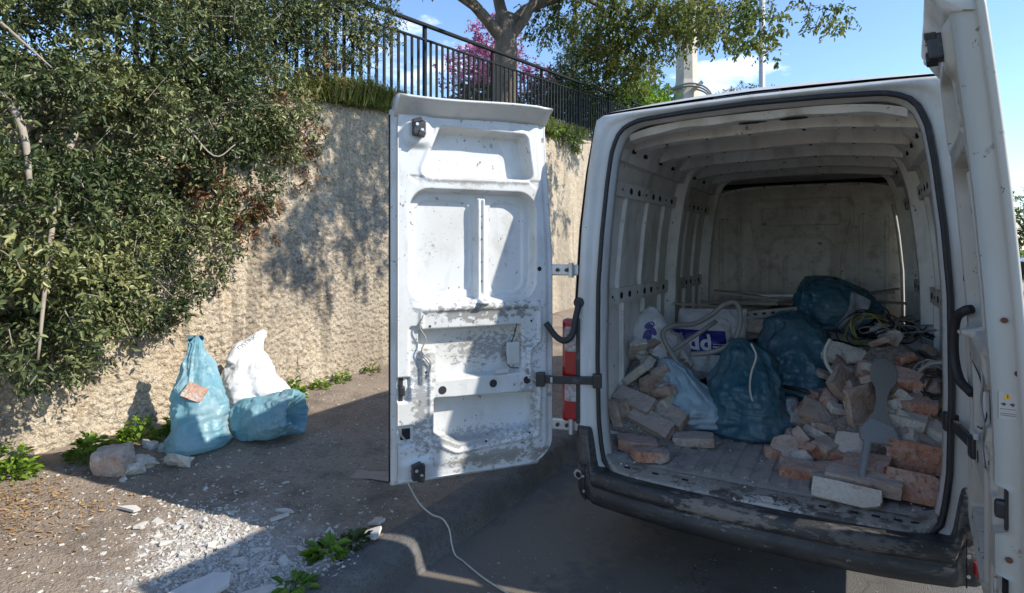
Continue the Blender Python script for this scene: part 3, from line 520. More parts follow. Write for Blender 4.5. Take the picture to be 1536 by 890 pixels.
# ------------------------------------------------------------------ rear doors
def door(O, d, n, sgn, detailed, lean=0., lip=1.):
    O = np.array([*O, 0.]); d = np.array([*d, 0.]); n = np.array([*n, 0.])
    def fr(s, z, dep): s, z, dep = np.broadcast_arrays(np.asarray(s, float), np.asarray(z, float), np.asarray(dep, float)); dep = dep - lean * (np.clip(z - 1.1, 0, 9) / 1.35) ** 1.5; return O + s[..., None] * d - dep[..., None] * n + z[..., None] * np.array([0, 0, 1.])
    def smin(z): return .012 + .05 * sstep(1.5, 2.45, z) + .11 * (1 - np.sqrt(np.clip(1 - np.clip((.66 - z) / .13, 0, 1) ** 2, 0, 1)))
    smax = .862
    def dep(s, z):
        q = .0015 * fbm(p3(s * 5, z * 5), 2)
        q += .088 * inset(sdpoly(s, z, [(.70, 2.085), (.625, 2.275), (.195, 2.265), (.17, 2.09)], .026), .009)
        q -= .006 * ridge(sdpoly(s, z, [(.70, 2.085), (.625, 2.275), (.195, 2.265), (.17, 2.09)], .045), .01)
        a = rrect(s, z, .118, .80, 1.425, 1.985, .10); q += .066 * inset(a, .010)
        q += .010 * inset(rrect(s, z, .165, .372, 1.46, 1.935, .07), .006) + .010 * inset(rrect(s, z, .465, .765, 1.46, 1.935, .07), .006)
        q -= .045 * inset(rrect(s, z, .392, .442, 1.40, 1.955, .01), .008); q += .010 * np.exp(-((s - .417) / .006) ** 2) * inset(rrect(s, z, .3, .5, 1.45, 1.95, .01), .01)
        fr_ = sdpoly(s, z, [(.10, 1.37), (.735, 1.37), (.735, 1.15), (.69, 1.10), (.69, .72), (.56, .66), (.11, .69), (.10, .95), (.16, 1.0), (.16, 1.15), (.10, 1.2)], .01)
        q -= .010 * ridge(fr_, .011)
        q += .082 * inset(sdpoly(s, z, [(.205, 1.275), (.745, 1.275), (.745, 1.19), (.655, 1.18), (.655, 1.035), (.20, 1.035)], .006), .006)
        q += .082 * inset(sdpoly(s, z, [(.135, .91), (.67, .925), (.67, .76), (.545, .70), (.125, .74)], .006), .006)
        q += .018 * inset(rrect(s, z, .745, .805, 1.0, 1.30, .015), .006) + .03 * inset(rrect(s, z, .80, .88, .93, 1.05, .01), .006) + .03 * inset(rrect(s, z, .775, .88, .72, .81, .02), .006)
        q += .012 * sstep(.045, .02, s - smin(z)) + .012 * sstep(.62, .56, z)
        q -= .022 * inset(rrect(s, z, .70, .83, 2.20, 2.345, .04), .02); q -= .012 * inset(rrect(s, z, .68, .83, .545, .64, .03), .02)
        q += .006 * inset(sdpoly(s, z, [(.765, 2.02), (.80, 2.05), (.73, 2.05)], .004), .004) + .006 * inset(sdpoly(s, z, [(.115, 2.02), (.15, 2.05), (.085, 2.05)], .004), .004)
        q -= .008 * ridge(z - 1.395, .012) * inset(rrect(s, z, .1, .78, 1.3, 1.45, .01), .02)
        return q if detailed else np.minimum(q, .072)
    D = obj('rear_door', *(lambda A: A)(doorshell(fr, smin, smax, dep) if detailed else doorshell(fr, smin, smax, dep, ((.0, .050), (.004, .055), (.014, .058), (.020, .061), (.022, .074), (.018, .080)))), m_paint_scuffed if detailed else m_paint_warm, van, True)
    def P(s, z, k): return tuple(fr(np.array(s), np.array(z), np.array(k)))
    def part(name, V, F, mat, smooth=False): return obj(name, V, F, mat, D, smooth)
    def fbox(name, s, z, k, size, mat, bev=.004, rz=0):
        V, F = boxg((0, 0, 0), size, (0, rz, 0), bev); return part(name, [P(s + v[0], z + v[2], k + v[1]) for v in V], F, mat)
    # roof lip: curls inwards over the top edge
    bk = .100 if detailed else .080; prof = [(.03, 2.352), (.0, 2.355), (-.03, 2.372), (-.07, 2.405), (-.105, 2.418), (-.11, 2.428), (-.07, 2.440), (0, 2.446), (.06, 2.44), (bk, 2.40), (bk, 2.34)]
    S = np.linspace(.055, .872, 20); V = []
    for s in S: V += [P(s, z + .006 * math.sin(s * 7), k * (1 if s > .1 else .85) * (lip if k < 0 else 1)) for k, z in prof]
    part('roof_lip', V, gridF(20, len(prof)) + [tuple(range(len(prof))), tuple(range(19 * len(prof), 20 * len(prof)))], m_paint, True)
    # rubber seal down the free edge
    if detailed: part('edge_seal', *tubeg([P(.885, z, .07) for z in np.linspace(.52, 2.36, 12)], .009, 8), m_rubber, True)
    for z, k in ((2.285, -.035), (.585, -.02)):
        l = fbox('latch', .765, z, k, (.062, .045, .075), m_black, .006)
        fbox('latch_hook', .775, z + .035, k - .012, (.05, .03, .022), m_black, .004, .3); fbox('latch_hook', .755, z - .03, k - .014, (.035, .03, .03), m_black, .004, -.3)
        for e in (-.012, .014): part('latch_rivet', *discg(P(.765 + e, z + e, k - .022), n, .008, .005, 8), m_zinc)
    fbox('lock_slot', .842, .99, .028, (.022, .012, .14), m_black); fbox('lock_barrel', .838, .985, .016, (.028, .03, .05), m_black, .01)
    fbox('lower_lock_slot', .82, .765, .026, (.05, .01, .055), m_dark); part('lower_lock_bar', *tubeg([P(.85, .80, .004), P(.845, .77, .004), P(.82, .735, .006)], .006, 6), m_zinc)
    for s, z in ((.635, .973), (.36, .983), (.165, .985)): part('rubber_plug', *discg(P(s, z, .004), n, .021, .006, 14), m_rubber)
    for s, z in ((.41, 1.86), (.41, 1.74), (.41, 1.62), (.41, 1.52), (.092, 1.58), (.70, 1.30), (.14, 1.30), (.67, .70), (.15, .70), (.40, .685), (.72, 1.07), (.105, .87)):
        part('panel_hole', *discg(P(s, z, .003 if s != .41 else .03), n, .006 if s != .092 else .013, .0045, 8), m_dark)
    # wires and the lock linkage hanging in the openings
    part('loose_wire', *tubeg(catmull([P(.735, 1.36, -.008), P(.755, 1.30, -.012), P(.725, 1.24, -.015), P(.745, 1.18, -.012), P(.70, 1.12, -.014), P(.71, 1.05, -.01)], 6), .0035, 6), m_cable_g, True)
    part('loose_wire', *tubeg(catmull([P(.225, 1.29, .0), P(.235, 1.22, .02), P(.27, 1.12, .03), P(.26, 1.06, .02), P(.21, 1.05, .01)], 6), .003, 6), m_cable_b, True)
    fbox('linkage_bracket', .235, 1.13, .03, (.075, .02, .12), m_paint, .008); fbox('bracket_tab', .31, 1.045, -.004, (.07, .014, .022), m_paint, .004)
    return D, P, fbox, part
def doorshell(fr, smin, smax, dep, rim=((.0, .030), (.004, .040), (.016, .046), (.024, .050), (.026, .090), (.022, .100))):
    Z = np.concatenate([np.linspace(.532, .66, 24)[:-1], np.linspace(.66, 2.36, 330)]); A = np.linspace(0, 1, 180)
    V = []; F = []; nr, nc = len(Z), len(A)
    z = Z[:, None] * np.ones((1, nc)); s0 = smin(Z)[:, None]; s = s0 + (smax - s0) * A[None]
    V = fr(s, z, dep(s, z)).reshape(-1, 3); F = gridF(nr, nc)
    # rim: steps from the inner pressing out to the larger outer skin
    idx = [(0, j) for j in range(nc)] + [(i, nc - 1) for i in range(1, nr)] + [(nr - 1, j) for j in range(nc - 2, -1, -1)] + [(i, 0) for i in range(nr - 2, 0, -1)]
    L0 = [i * nc + j for i, j in idx]; c = np.array([.44, 1.45]); loops = [L0]; VV = [V]; n0 = len(V)
    for out, k in rim:
        pts = []
        for i, j in idx:
            ds = out if j == nc - 1 else (-out if j == 0 else 0); dz = (-out if i == 0 else (out if i == nr - 1 else 0)); pts.append((s[i, j] + ds, z[i, j] + dz))
        pts = np.array(pts); VV.append(fr(pts[:, 0], pts[:, 1], np.full(len(pts), k))); loops.append(list(range(n0, n0 + len(pts)))); n0 += len(pts)
    for a, b in zip(loops[:-1], loops[1:]):
        for i in range(len(a)): F.append((a[i], a[(i + 1) % len(a)], b[(i + 1) % len(a)], b[i]))
    F.append(tuple(loops[-1])); return np.vstack(VV), F
LD = door((-1.0, -.02), (-.605, -.796), (.796, -.605), 1, True)
RD = door((.812, -.045), (-.0713, -.9975), (-.9975, .0713), -1, False, .11, .45)
# sticker, screws and scuffed lower plate on the free edge of the other door
d_, n_ = np.array([-.0713, -.9975, 0]), np.array([-.9975, .0713, 0]); O_ = np.array([.812, -.045, 0])
def edge(k, z, off): return tuple(O_ + d_ * (.8885 + off) - n_ * k + np.array([0, 0, z]))
D = RD[0]
def epoly(name, pts, off, mat, t=.0008): return obj(name, *polyg(pts, t, lambda a, b, c: edge(a, b, off + c)), mat, D)
sk = -.0258
epoly('warning_sticker', [(.008, 1.235), (.046, 1.235), (.046, 1.31), (.008, 1.31)], sk, m_stick)
epoly('warning_triangle', [(.018, 1.289), (.036, 1.289), (.027, 1.306)], sk + .0009, m_yel)
epoly('warning_mark', [(.0260, 1.2915), (.0280, 1.2915), (.0283, 1.301), (.0257, 1.301)], sk + .0018, m_lblack)
for a in (.012, .030): epoly('sticker_print', [(a, 1.276), (a + .008, 1.270), (a + .012, 1.276), (a + .008, 1.280)], sk + .0009, m_lblack)
for z in (1.262, 1.250, 1.245): epoly('sticker_line', [(.011, z), (.043, z), (.043, z + .001), (.011, z + .001)], sk + .0009, m_lblack)
for k_, z in ((.048, 1.36), (.02, 1.50), (.03, .86)): obj('edge_screw', *discg(edge(k_, z, sk), tuple(d_), .008, .004, 10), m_rust, D)

# wheels
for sx in (-1, 1):
    for y in (1.15, 4.45):
        w = obj('wheel', *tubeg([(sx * .72, y, .34), (sx * .74, y, .34), (sx * .90, y, .34), (sx * .92, y, .34)], [.30, .34, .34, .30], 28), m_tyre, van, True)
        obj('rim', *tubeg([(sx * .915, y, .34), (sx * .925, y, .34), (sx * .905, y, .34)], [.21, .20, .08], 24), m_zinc, w, True)
for sx in (-1, 1): box('wheel_arch', (sx * .76, 1.15, .64), (.2, .82, .16), m_inner, van, bev=.05)

# ------------------------------------------------------------------ load in the van: rubble heap, bricks
def heap_z(x, y):
    x = np.asarray(x, float); y = np.asarray(y, float)
    a = .60 * np.exp(-(((x - .62) / .42) ** 2 + ((y - 1.15) / .62) ** 2)); b = .48 * np.exp(-(((x + .78) / .30) ** 2 + ((y - 1.0) / .5) ** 2)); c = .52 * np.exp(-((x / 1.2) ** 4 + ((y - 2.25) / .85) ** 4))
    return .565 + np.maximum(np.maximum(a, b), c)
xs, ys = np.linspace(-.84, .84, 110), np.linspace(.2, 3.02, 170); x, y = np.meshgrid(xs, ys)
h0 = heap_z(x, y); k = sstep(.03, .12, h0 - .565)
z = np.where(h0 - .565 < .03, .545, h0 - .03 + k * (.035 * fbm(p3(x * 9, y * 9, 2), 3) + .02 * np.abs(pn(p3(x * 25, y * 25, 4)))))
tag(obj('rubble_heap', np.stack([x.ravel(), y.ravel(), z.ravel()], 1), gridF(len(ys), len(xs)), m_heap, smooth=False), 'dusty heap of broken rubble filling the van floor under bricks', 'rubble', kind='stuff')

def rubble_mesh(name, size, seed, mat, rough=.006, chip=.25, cuts=(7, 4, 3)):
    """A worn brick: a subdivided block with rounded arrises, knocked-off corners and uneven faces."""
    r = np.random.RandomState(seed); nx, ny, nz = cuts; bm = bmesh.new(); bmesh.ops.create_cube(bm, size=1)
    bmesh.ops.subdivide_edges(bm, edges=bm.edges[:], cuts=3, use_grid_fill=True)
    P = np.array([v.co[:] for v in bm.verts]); S = np.array(size)
    q = P * 2; P = P * S
    e = (np.abs(q) > .99).sum(1); P *= (1 - .018 * np.clip(e - 1, 0, 2))[:, None]
    for k in range(4):                                                     # knock corners off with planes
        nrm = r.normal(size=3) * np.array([.6, .8, 1]); nrm /= np.linalg.norm(nrm); ext = (np.abs(nrm) * S / 2).sum(); lim = ext * (1 - chip * r.uniform(.15, 1)); dd = P @ nrm - lim; P = P - np.clip(dd, 0, 9)[:, None] * nrm * .9
    P += rough * np.stack([fbm(P * 30 + seed * 3.1 + 9 * a, 2) for a in range(3)], 1)
    F = [[v.index for v in f.verts] for f in bm.faces]; bm.free(); return mesh(name, P, F, mat)
BR = {}
for k, (mt, nm) in enumerate(((m_brickA, 'a'), (m_brickB, 'b'), (m_mortar, 'm'))):
    for j in range(4): BR[nm + str(j)] = rubble_mesh('brick', (.245, .118, .056), 10 * k + j + 1, mt, .006, .22 + .05 * j)
    for j in range(3): BR[nm + 'h%d' % j] = rubble_mesh('brick', (.15, .118, .056), 50 + 10 * k + j, mt, .008, .4)
    BR[nm + 's'] = rubble_mesh('brick', (.09, .08, .05), 80 + k, mt, .010, .5)
    BR[nm + 'w'] = rubble_mesh('brick', (.24, .15, .06), 90 + k, mt, .008, .35)
def brick(kind, loc, rot, label, group=None, scale=1, name='brick'):
    o = link(name, BR[kind], loc, None, [R(a) for a in rot]); o.scale = (scale,) * 3 if np.isscalar(scale) else scale; tag(o, label, 'brick' if name == 'brick' else 'rubble', group); return o
DESC = {'a': 'reddish', 'b': 'grey-brown', 'm': 'pale mortar-crusted'}
def look(k): return DESC[k[0]] + ' ' + {'h': 'half brick', 's': 'small brick lump', 'w': 'brick slab'}.get(k[1], 'brick')
GL, GRr = 'bricks on the left of the load', 'bricks in the right hand pile'
brick('m0', (-.765, .66, .905), (20, -38, -20), 'pale mortar-crusted brick tilted up beside the white logo sack')
brick('b3', (-.683, .66, .850), (75, 10, 60), 'small brick end framed in mortar, standing on edge', None, (.45, .9, 1))
brick('b0', (-.800, .43, .675), (8, 74, 20), 'dusty brick standing on end against the wall by the check strap')
brick('b2', (-.755, .52, .665), (15, 70, 25), 'second brick leaning behind the upright one at the bay wall')
brick('b1', (-.735, .535, .765), (35, 14, -8), 'reddish brick with mortar top lying above the slanted brick')
brick('b2', (-.545, .60, .690), (40, 12, -12), 'grey dusty brick propped on edge against the pale blue bag', None, (.9, 1, 1.2))
brick('b3', (-.605, .47, .665), (30, 17, -10), 'slanted brick showing its mortar bed, under the propped bricks', None, (1.15, 1, 1))
brick('a2', (-.625, .275, .598), (4, 3, 12), 'flat chipped brick with an orange corner near the left sill', None, 1.0)
brick('a1', (-.515, .150, .592), (-5, 4, 34), 'broken brick with an orange end, closest to the rear sill on the left', None, (.8, 1.05, 1))
brick('b1', (-.375, .500, .598), (4, -3, 14), 'grey dusty brick lying alone on the ribbed floor', None, (.93, 1, 1))
brick('m2', (-.815, .80, 1.02), (10, -40, -60), 'pale rubble slab leaning on the bay wall under the logo sack', None, (.9, 1, .8))
brick('bh0', (-.70, .72, .80), (20, 30, 50), 'broken brick piece wedged among the bricks by the bay wall', GL)
brick('ms', (-.790, .37, .60), (0, 10, 30), 'small mortar lump at the foot of the upright brick')
# right hand pile
brick('bh1', (.110, .545, .625), (58, 4, -14), 'brick half propped up with a white mortar corner beside the milky bag', None, (1.0, 1, 1.2))
brick('as', (.045, .525, .592), (0, 5, 20), 'small orange brick bat beside the propped half')
brick('a3', (.185, .305, .596), (10, 3, 8), 'chipped brick with a white broken end, farthest out on the ribbed floor', None, (.75, 1, 1.1))
brick('b1', (.215, .575, .655), (30, 35, 55), 'dark brick tipped on its corner behind the propped half', None, (.75, .95, 1))
brick('a0', (.325, .480, .655), (20, 3, -6), 'brown brick with a rounded end in the middle of the pile', None, (.7, 1, 1.2))
brick('mh0', (.405, .490, .700), (45, -8, -20), 'cream mortar lump beside the perforated grey strip', None, (.9, 1, 1))
brick('ah2', (.330, .340, .602), (15, -4, 4), 'broken red brick with plaster stuck on its end, low in the pile', None, (1, 1, 1.1))
brick('a1', (.475, .320, .655), (14, -6, -14), 'brown brick lying behind the leg of the perforated strip', None, (.8, 1.1, 1.4))
brick('b0', (.455, .190, .635), (6, 2, -3), 'long smooth brick lying across the front of the pile', None, (1.25, 1, 1.1))
brick('m1', (.390, .085, .598), (62, 2, -3), 'long cream mortar-faced slab at the front edge of the load', None, (1.12, .75, .9))
brick('bw', (.33, .22, .588), (2, 3, 10), 'flat dusty brick wedged under the long smooth brick', None, (.7, .9, .8))
brick('a0', (.675, .385, .720), (78, 2, -6), 'large red brick standing on its long edge against the right side', None, (1.0, 1.1, 1.3))
brick('a2', (.660, .215, .634), (70, 3, -4), 'large brown brick on edge at the foot of the right hand stack', None, (.95, 1.1, 1.3))
brick('b2', (.140, .860, .700), (35, -4, -10), 'dusty brick beside the milky bag, under the dark pipe', None, (.65, 1.0, 1.2))
brick('bh2', (.145, .83, .63), (10, 12, 30), 'ochre brick piece under the brick by the milky bag')
brick('bw', (.265, .740, .760), (40, 30, 18), 'large grey-brown broken slab tilted in the middle of the pile', None, (1.0, 1.0, 1.1))
brick('bw', (.371, .850, .920), (58, 50, 30), 'pinkish slab leaning high on the pile below the pale cable', None, (.85, 1.1, .9))
brick('bw', (.460, .665, .840), (60, 78, 12), 'tall rounded pinkish slab standing behind the perforated strip', None, (1.1, 1.2, .9))
brick('ms', (.344, .715, .825), (20, 10, 30), 'small white plaster lump lodged between the pinkish slabs', None, (1, .8, .8))
brick('as', (.310, .800, .850), (20, 30, 10), 'small reddish brick bat beside the white lump', None, 1.15)
brick('a0', (.690, .665, .905), (12, 2, -5), 'red brick lying flat high on the stack by the strap', None, (.75, 1, 1.05))
brick('m3', (.640, .585, .840), (8, 6, -8), 'mortared brick under the red one at the right side', None, (.75, 1, 1.1))
brick('mh1', (.765, .58, .800), (10, 18, -30), 'pale brick half pressed against the right side', None, (.75, .9, 1.2))
brick('b3', (.605, .530, .775), (10, 10, -10), 'dark brick in the gap under the mortared one', None, (.7, .9, .9))
brick('b0', (.715, .520, .770), (6, 24, -12), 'slanted flat slab under the pale brick half', None, (.8, .9, .6))
brick('a3', (.670, .780, .990), (30, 8, -20), 'brick with mortar spots beneath the looped grey cables', None, (.7, 1, 1.5))
brick('ah0', (.486, .880, 1.010), (60, 15, 10), 'reddish brick end showing above the perforated strip', None, (.8, .8, 1.2))
brick('m2', (.375, 1.20, 1.035), (45, 12, -14), 'beige mortared slab behind the curved pale cable', None, (1.0, 1.1, 1.0))
rr = random.Random(5)
for k in range(16):
    x, y = rr.uniform(.15, .8), rr.uniform(.55, 1.9)
    kd = rr.choice(['bh0', 'ah1', 'mh2', 'bs', 'b0']); brick(kd, (x, y, float(heap_z(x, y)) - .01), (rr.uniform(-40, 40), rr.uniform(-40, 40), rr.uniform(0, 180)), 'dusty ' + look(kd) + ' half buried in the heap beside the perforated strip', GRr, .9)
for k in range(12):
    x, y = rr.uniform(-.8, -.5), rr.uniform(.6, 1.8)
    kd = rr.choice(['bh0', 'bh1', 'ms', 'bs', 'b2']); brick(kd, (x, y, float(heap_z(x, y)) - .01), (rr.uniform(-40, 40), rr.uniform(-40, 40), rr.uniform(0, 180)), 'dusty ' + look(kd) + ' half buried in rubble below the logo sack', GL, .9)
rr = random.Random(9); kinds = ['bh0', 'bh1', 'ah0', 'mh0', 'mh1', 'b1', 'as', 'bs', 'ms', 'b3']
for k in range(34):
    x, y = rr.uniform(.12, .80), rr.uniform(.42, 1.25); z = float(heap_z(x, y))
    if z < .62: continue
    kd = rr.choice(kinds); brick(kd, (x, y, z + rr.uniform(-.01, .03)), (rr.uniform(-50, 50), rr.uniform(-50, 50), rr.uniform(0, 180)), 'dusty ' + look(kd) + ' half buried in the heap beside the perforated strip', GRr, rr.uniform(.6, 1))
for k in range(22):
    x, y = rr.uniform(-.60, .35), rr.uniform(1.55, 2.3); kd = rr.choice(kinds); brick(kd, (x, y, float(heap_z(x, y)) + rr.uniform(-.01, .05)), (rr.uniform(-50, 50), rr.uniform(-50, 50), rr.uniform(0, 180)), look(kd) + ' among the sacks and laths near the bulkhead', 'rubble among the sacks', rr.uniform(.6, 1.1), 'rubble_piece')
for k in range(16):
    x, y = rr.uniform(-.82, -.5), rr.uniform(.55, 1.1); kd = rr.choice(kinds); brick(kd, (x, y, float(heap_z(x, y)) + rr.uniform(-.01, .02)), (rr.uniform(-50, 50), rr.uniform(-50, 50), rr.uniform(0, 180)), 'dusty ' + look(kd) + ' half buried in rubble below the logo sack', GL, rr.uniform(.6, 1))
# grit scattered on the van floor and sill
g = G(); r = np.random.RandomState(4)
for k in range(260):
    x, y = r.uniform(-.7, .72), r.uniform(-.02, .75) ** 1.0; zf = .566 if y > .07 else .553 - .0
    if y < .06: y = bow_y(x) * .3 + .05 + r.uniform(0, .04)
    s_ = .0016 + .006 * r.rand() ** 4; Vb, Fb = boxg((x, y, zf + s_ * .3), (s_ * 2, s_ * 1.5, s_), (r.rand(), r.rand(), r.rand() * 3)); g.add(Vb, Fb)
tag(g.obj('plaster_grit', m_plaster), 'white plaster grit scattered over the ribbed van floor', 'grit', kind='stuff')
o = obj('plaster_flake', *boxg((.08, -.045, .555), (.05, .03, .012), (.2, .1, .5), .003), m_plaster); tag(o, 'white plaster flake lying on the middle of the rear sill', 'plaster flake')

# ------------------------------------------------------------------ bags
def worley3(P):
    I = np.floor(P).astype(int); b1 = np.full(P.shape[:-1], 9.); b2 = b1.copy()
    for dx in (-1, 0, 1):
        for dy in (-1, 0, 1):
            for dz in (-1, 0, 1):
                J = I + np.array([dx, dy, dz]); h = _perm[(_perm[(_perm[J[..., 0] & 255] + J[..., 1]) & 255] + J[..., 2]) & 255]; d = np.linalg.norm(J + .5 + .42 * _g[h] - P, axis=-1); b2 = np.minimum(b2, np.maximum(b1, d)); b1 = np.minimum(b1, d)
    return b1, b2
def bagg(secs, seed, nt=176, nv=120, crump=.03, pleat=.0, fold=.02, lean=0, sq=2.3, flat=True):
    """A slumped bag: cross sections (z, cx, cy, rx, ry, rot) lofted, then creased. pleat gathers it towards the top."""
    S = np.array(secs, float); t = np.linspace(0, 1, len(S)); tt = np.linspace(0, 1, nv); C = catmull(S, 24); C = C[np.linspace(0, len(C) - 1, nv).round().astype(int)]
    th = np.linspace(0, 2 * math.pi, nt, endpoint=False); V = np.zeros((nv, nt, 3)); r = np.random.RandomState(seed); ph = r.rand(8) * 6.28
    for i in range(nv):
        z, cx, cy, rx, ry, ro_ = C[i]; c, s_ = np.abs(np.cos(th)) ** (2 / sq) * np.sign(np.cos(th)), np.abs(np.sin(th)) ** (2 / sq) * np.sign(np.sin(th)); u = tt[i]
        pl = pleat * sstep(.3, .95, u) * (.7 * (1 - 2 * np.abs(np.sin(4.5 * th + ph[0] + 1.5 * u))) + .5 * (1 - 2 * np.abs(np.sin(8 * th + ph[1] - 2 * u))) + .5 * np.sin(3 * th + ph[2]) + .25 * np.sin(23 * th + ph[3]))
        x, y = rx * c * (1 + pl), ry * s_ * (1 + pl); V[i, :, 0] = cx + x * math.cos(ro_) - y * math.sin(ro_); V[i, :, 1] = cy + x * math.sin(ro_) + y * math.cos(ro_); V[i, :, 2] = z
    ce = np.array([C[:, 1], C[:, 2], C[:, 0]]).T[:, None, :]; V[..., 2] += (sstep(.9, 1, tt)[:, None] * (.022 * np.sin(3 * th + ph[4]) + .016 * np.sin(7 * th + ph[5]))[None]) * (pleat > .15); N = V - ce; N[..., 2] *= .2; N /= np.linalg.norm(N, axis=2)[..., None] + 1e-6
    Q = V + seed * 1.7; low = np.minimum(1, (V[..., 2] - V[..., 2].min()) / .05)
    big = 1 - 2 * np.abs(pn(Q * np.array([5, 5, 4.]))); mid = 1 - 2 * np.abs(pn(Q * np.array([11, 11, 9.]) + 4)); sm = 1 - 2 * np.abs(pn(Q * np.array([26, 26, 22.]) + 8)); hz = 1 - 2 * np.abs(pn(Q * np.array([4, 4, 26.]) + 12))
    w1, w2 = worley3(Q * np.array([6, 6, 4.5]) + .6 * np.stack([pn(Q * 4 + 9 * k) for k in range(3)], -1)); x1, x2 = worley3(Q * np.array([14, 14, 10.]) + .5 * np.stack([pn(Q * 9 + 9 * k) for k in range(3)], -1))
    D = crump * (.5 * big + .35 * mid + .2 * sm + 2.6 * (w1 - .55) + 1.1 * (x1 - .55)) + fold * hz * (1 - sstep(.35, .7, tt))[:, None]
    V = V + N * (D * (.35 + .65 * low))[..., None]
    z0 = S[0, 0]; V[..., 2] = np.maximum(V[..., 2], z0)
    V = V.reshape(-1, 3); F = gridF(nv, nt, True) + [tuple(range(nt))[::-1], tuple(range((nv - 1) * nt, nv * nt))]; return V, F
def bag(name, secs, seed, mat, label, cat='bag', **k):
    V, F = bagg(secs, seed, **k); o = obj(name, V, F, mat, None, True); tag(o, label, cat); return o, BVHTree.FromPolygons([tuple(v) for v in V], F)
def drape(bv, c, ax, ay, n_, pts, off=.003):
    """Lay flat points (a, b) on a bag's skin: shoot along -n_ from above it."""
    c, ax, ay, n_ = (Vector(q) for q in (c, ax, ay, n_)); out = []; last = None
    for a, b in pts:
        p = c + ax * a + ay * b; h = bv.ray_cast(p + n_ * .5, -n_)[0]
        if h is None: h = p + (n_ * (last if last is not None else 0))
        else: last = (h - p).dot(n_)
        out.append(tuple(h + n_ * off))
    return out
def panel(name, bv, c, ax, ay, n_, w, h, mat, parent, off=.003, nx=24, ny=16):
    pts = [(w * (i / (nx - 1) - .5), h * (j / (ny - 1) - .5)) for j in range(ny) for i in range(nx)]; return obj(name, drape(bv, c, ax, ay, n_, pts, off), gridF(ny, nx), mat, parent, True)
def lettering(name, text, bv, c, ax, ay, n_, size, mat, parent, off=.005, font_bold=.02):
    cu = bpy.data.curves.new('lettering', 'FONT'); cu.body = text; cu.size = size; cu.align_x = 'CENTER'; cu.align_y = 'CENTER'; cu.offset = font_bold * size; cu.resolution_u = 3
    t = bpy.data.objects.new('lettering', cu); me = t.to_mesh(); bm = bmesh.new(); bm.from_mesh(me); bmesh.ops.triangulate(bm, faces=bm.faces[:])
    for k in range(2 if size > .05 else 1): bmesh.ops.subdivide_edges(bm, edges=[e for e in bm.edges if e.calc_length() > .012], cuts=1)
    bmesh.ops.triangulate(bm, faces=bm.faces[:]); bm.verts.index_update()
    pts = [(v.co.x, v.co.y) for v in bm.verts]; F = [[v.index for v in f.verts] for f in bm.faces]; bm.free(); t.to_mesh_clear(); bpy.data.objects.remove(t); bpy.data.curves.remove(cu)
    return obj(name, drape(bv, c, ax, ay, n_, pts, off), F, mat, parent)
def surf(bv, p, n_): 
    h = bv.ray_cast(Vector(p) + Vector(n_) * .6, -Vector(n_))[0]; return h if h is not None else Vector(p)
VIEW = Vector((.5, -.86, .12)).normalized()

bag('refuse_bag', [(.567, -.13, .87, .06, .05, 0), (.57, -.13, .87, .22, .16, 0), (.62, -.13, .88, .245, .19, 0), (.72, -.15, .90, .225, .18, 0), (.84, -.16, .93, .20, .17, 0), (.95, -.16, .97, .165, .14, 0), (1.04, -.17, 1.0, .12, .10, 0), (1.09, -.20, 1.02, .07, .06, 0), (1.12, -.22, 1.03, .035, .03, 0)], 3, m_teal, 'bulging teal plastic bag standing on the ribbed van floor', crump=.022, pleat=.10, fold=.016)
bag('refuse_bag', [(.60, .10, 1.30, .06, .05, 0), (.61, .10, 1.30, .24, .19, 0), (.70, .11, 1.31, .27, .22, 0), (.85, .12, 1.33, .255, .21, 0), (1.0, .10, 1.37, .23, .19, 0), (1.12, .08, 1.42, .19, .16, 0), (1.20, .06, 1.46, .14, .12, 0), (1.26, .05, 1.50, .06, .05, 0)], 8, m_teal, 'large teal plastic bag heaped behind the bulging one, below the top bag', crump=.03, pleat=.06)
top_bag, top_bv = bag('refuse_bag', [(1.03, .16, 1.95, .08, .07, .3), (1.05, .17, 1.95, .32, .20, .3), (1.12, .20, 1.93, .34, .23, .3), (1.22, .27, 1.90, .27, .22, .3), (1.32, .30, 1.88, .22, .19, .3), (1.41, .27, 1.90, .17, .14, .3), (1.47, .22, 1.93, .09, .07, .3), (1.49, .20, 1.94, .03, .03, .3)], 13, m_teal, 'dark teal bag perched on top of the load against the bulkhead', crump=.035, pleat=.05)
n_ = Vector((.45, -.85, .25)).normalized(); ax = Vector((.88, .46, 0)).normalized(); ay = n_.cross(ax) * 1; q = Vector((.40, 1.75, 1.24))
ax2 = (ax * .85 - ay * .45).normalized(); ay2 = n_.cross(ax2).normalized()
panel('clear_film_patch', top_bv, q, ax2, ay2, n_, .13, .27, m_milky, top_bag, .006)
bag('refuse_bag', [(.60, -.42, .80, .05, .05, 0), (.61, -.42, .80, .15, .12, 0), (.68, -.44, .80, .17, .13, 0), (.78, -.49, .80, .15, .12, 0), (.88, -.55, .81, .11, .10, 0), (.96, -.60, .82, .06, .06, 0), (.99, -.62, .82, .02, .02, 0)], 21, m_pale, 'pale blue white bag slumped between the bricks and the teal bag', crump=.026, pleat=.1, fold=.02)
bag('refuse_bag', [(.567, .05, .90, .05, .04, 0), (.57, .05, .90, .12, .09, 0), (.63, .05, .90, .125, .09, 0), (.70, .05, .91, .11, .08, 0), (.77, .06, .93, .075, .05, 0), (.80, .08, .95, .03, .02, 0)], 31, m_milky, 'small milky see-through bag between the teal bag and the bricks', crump=.026, pleat=.08)
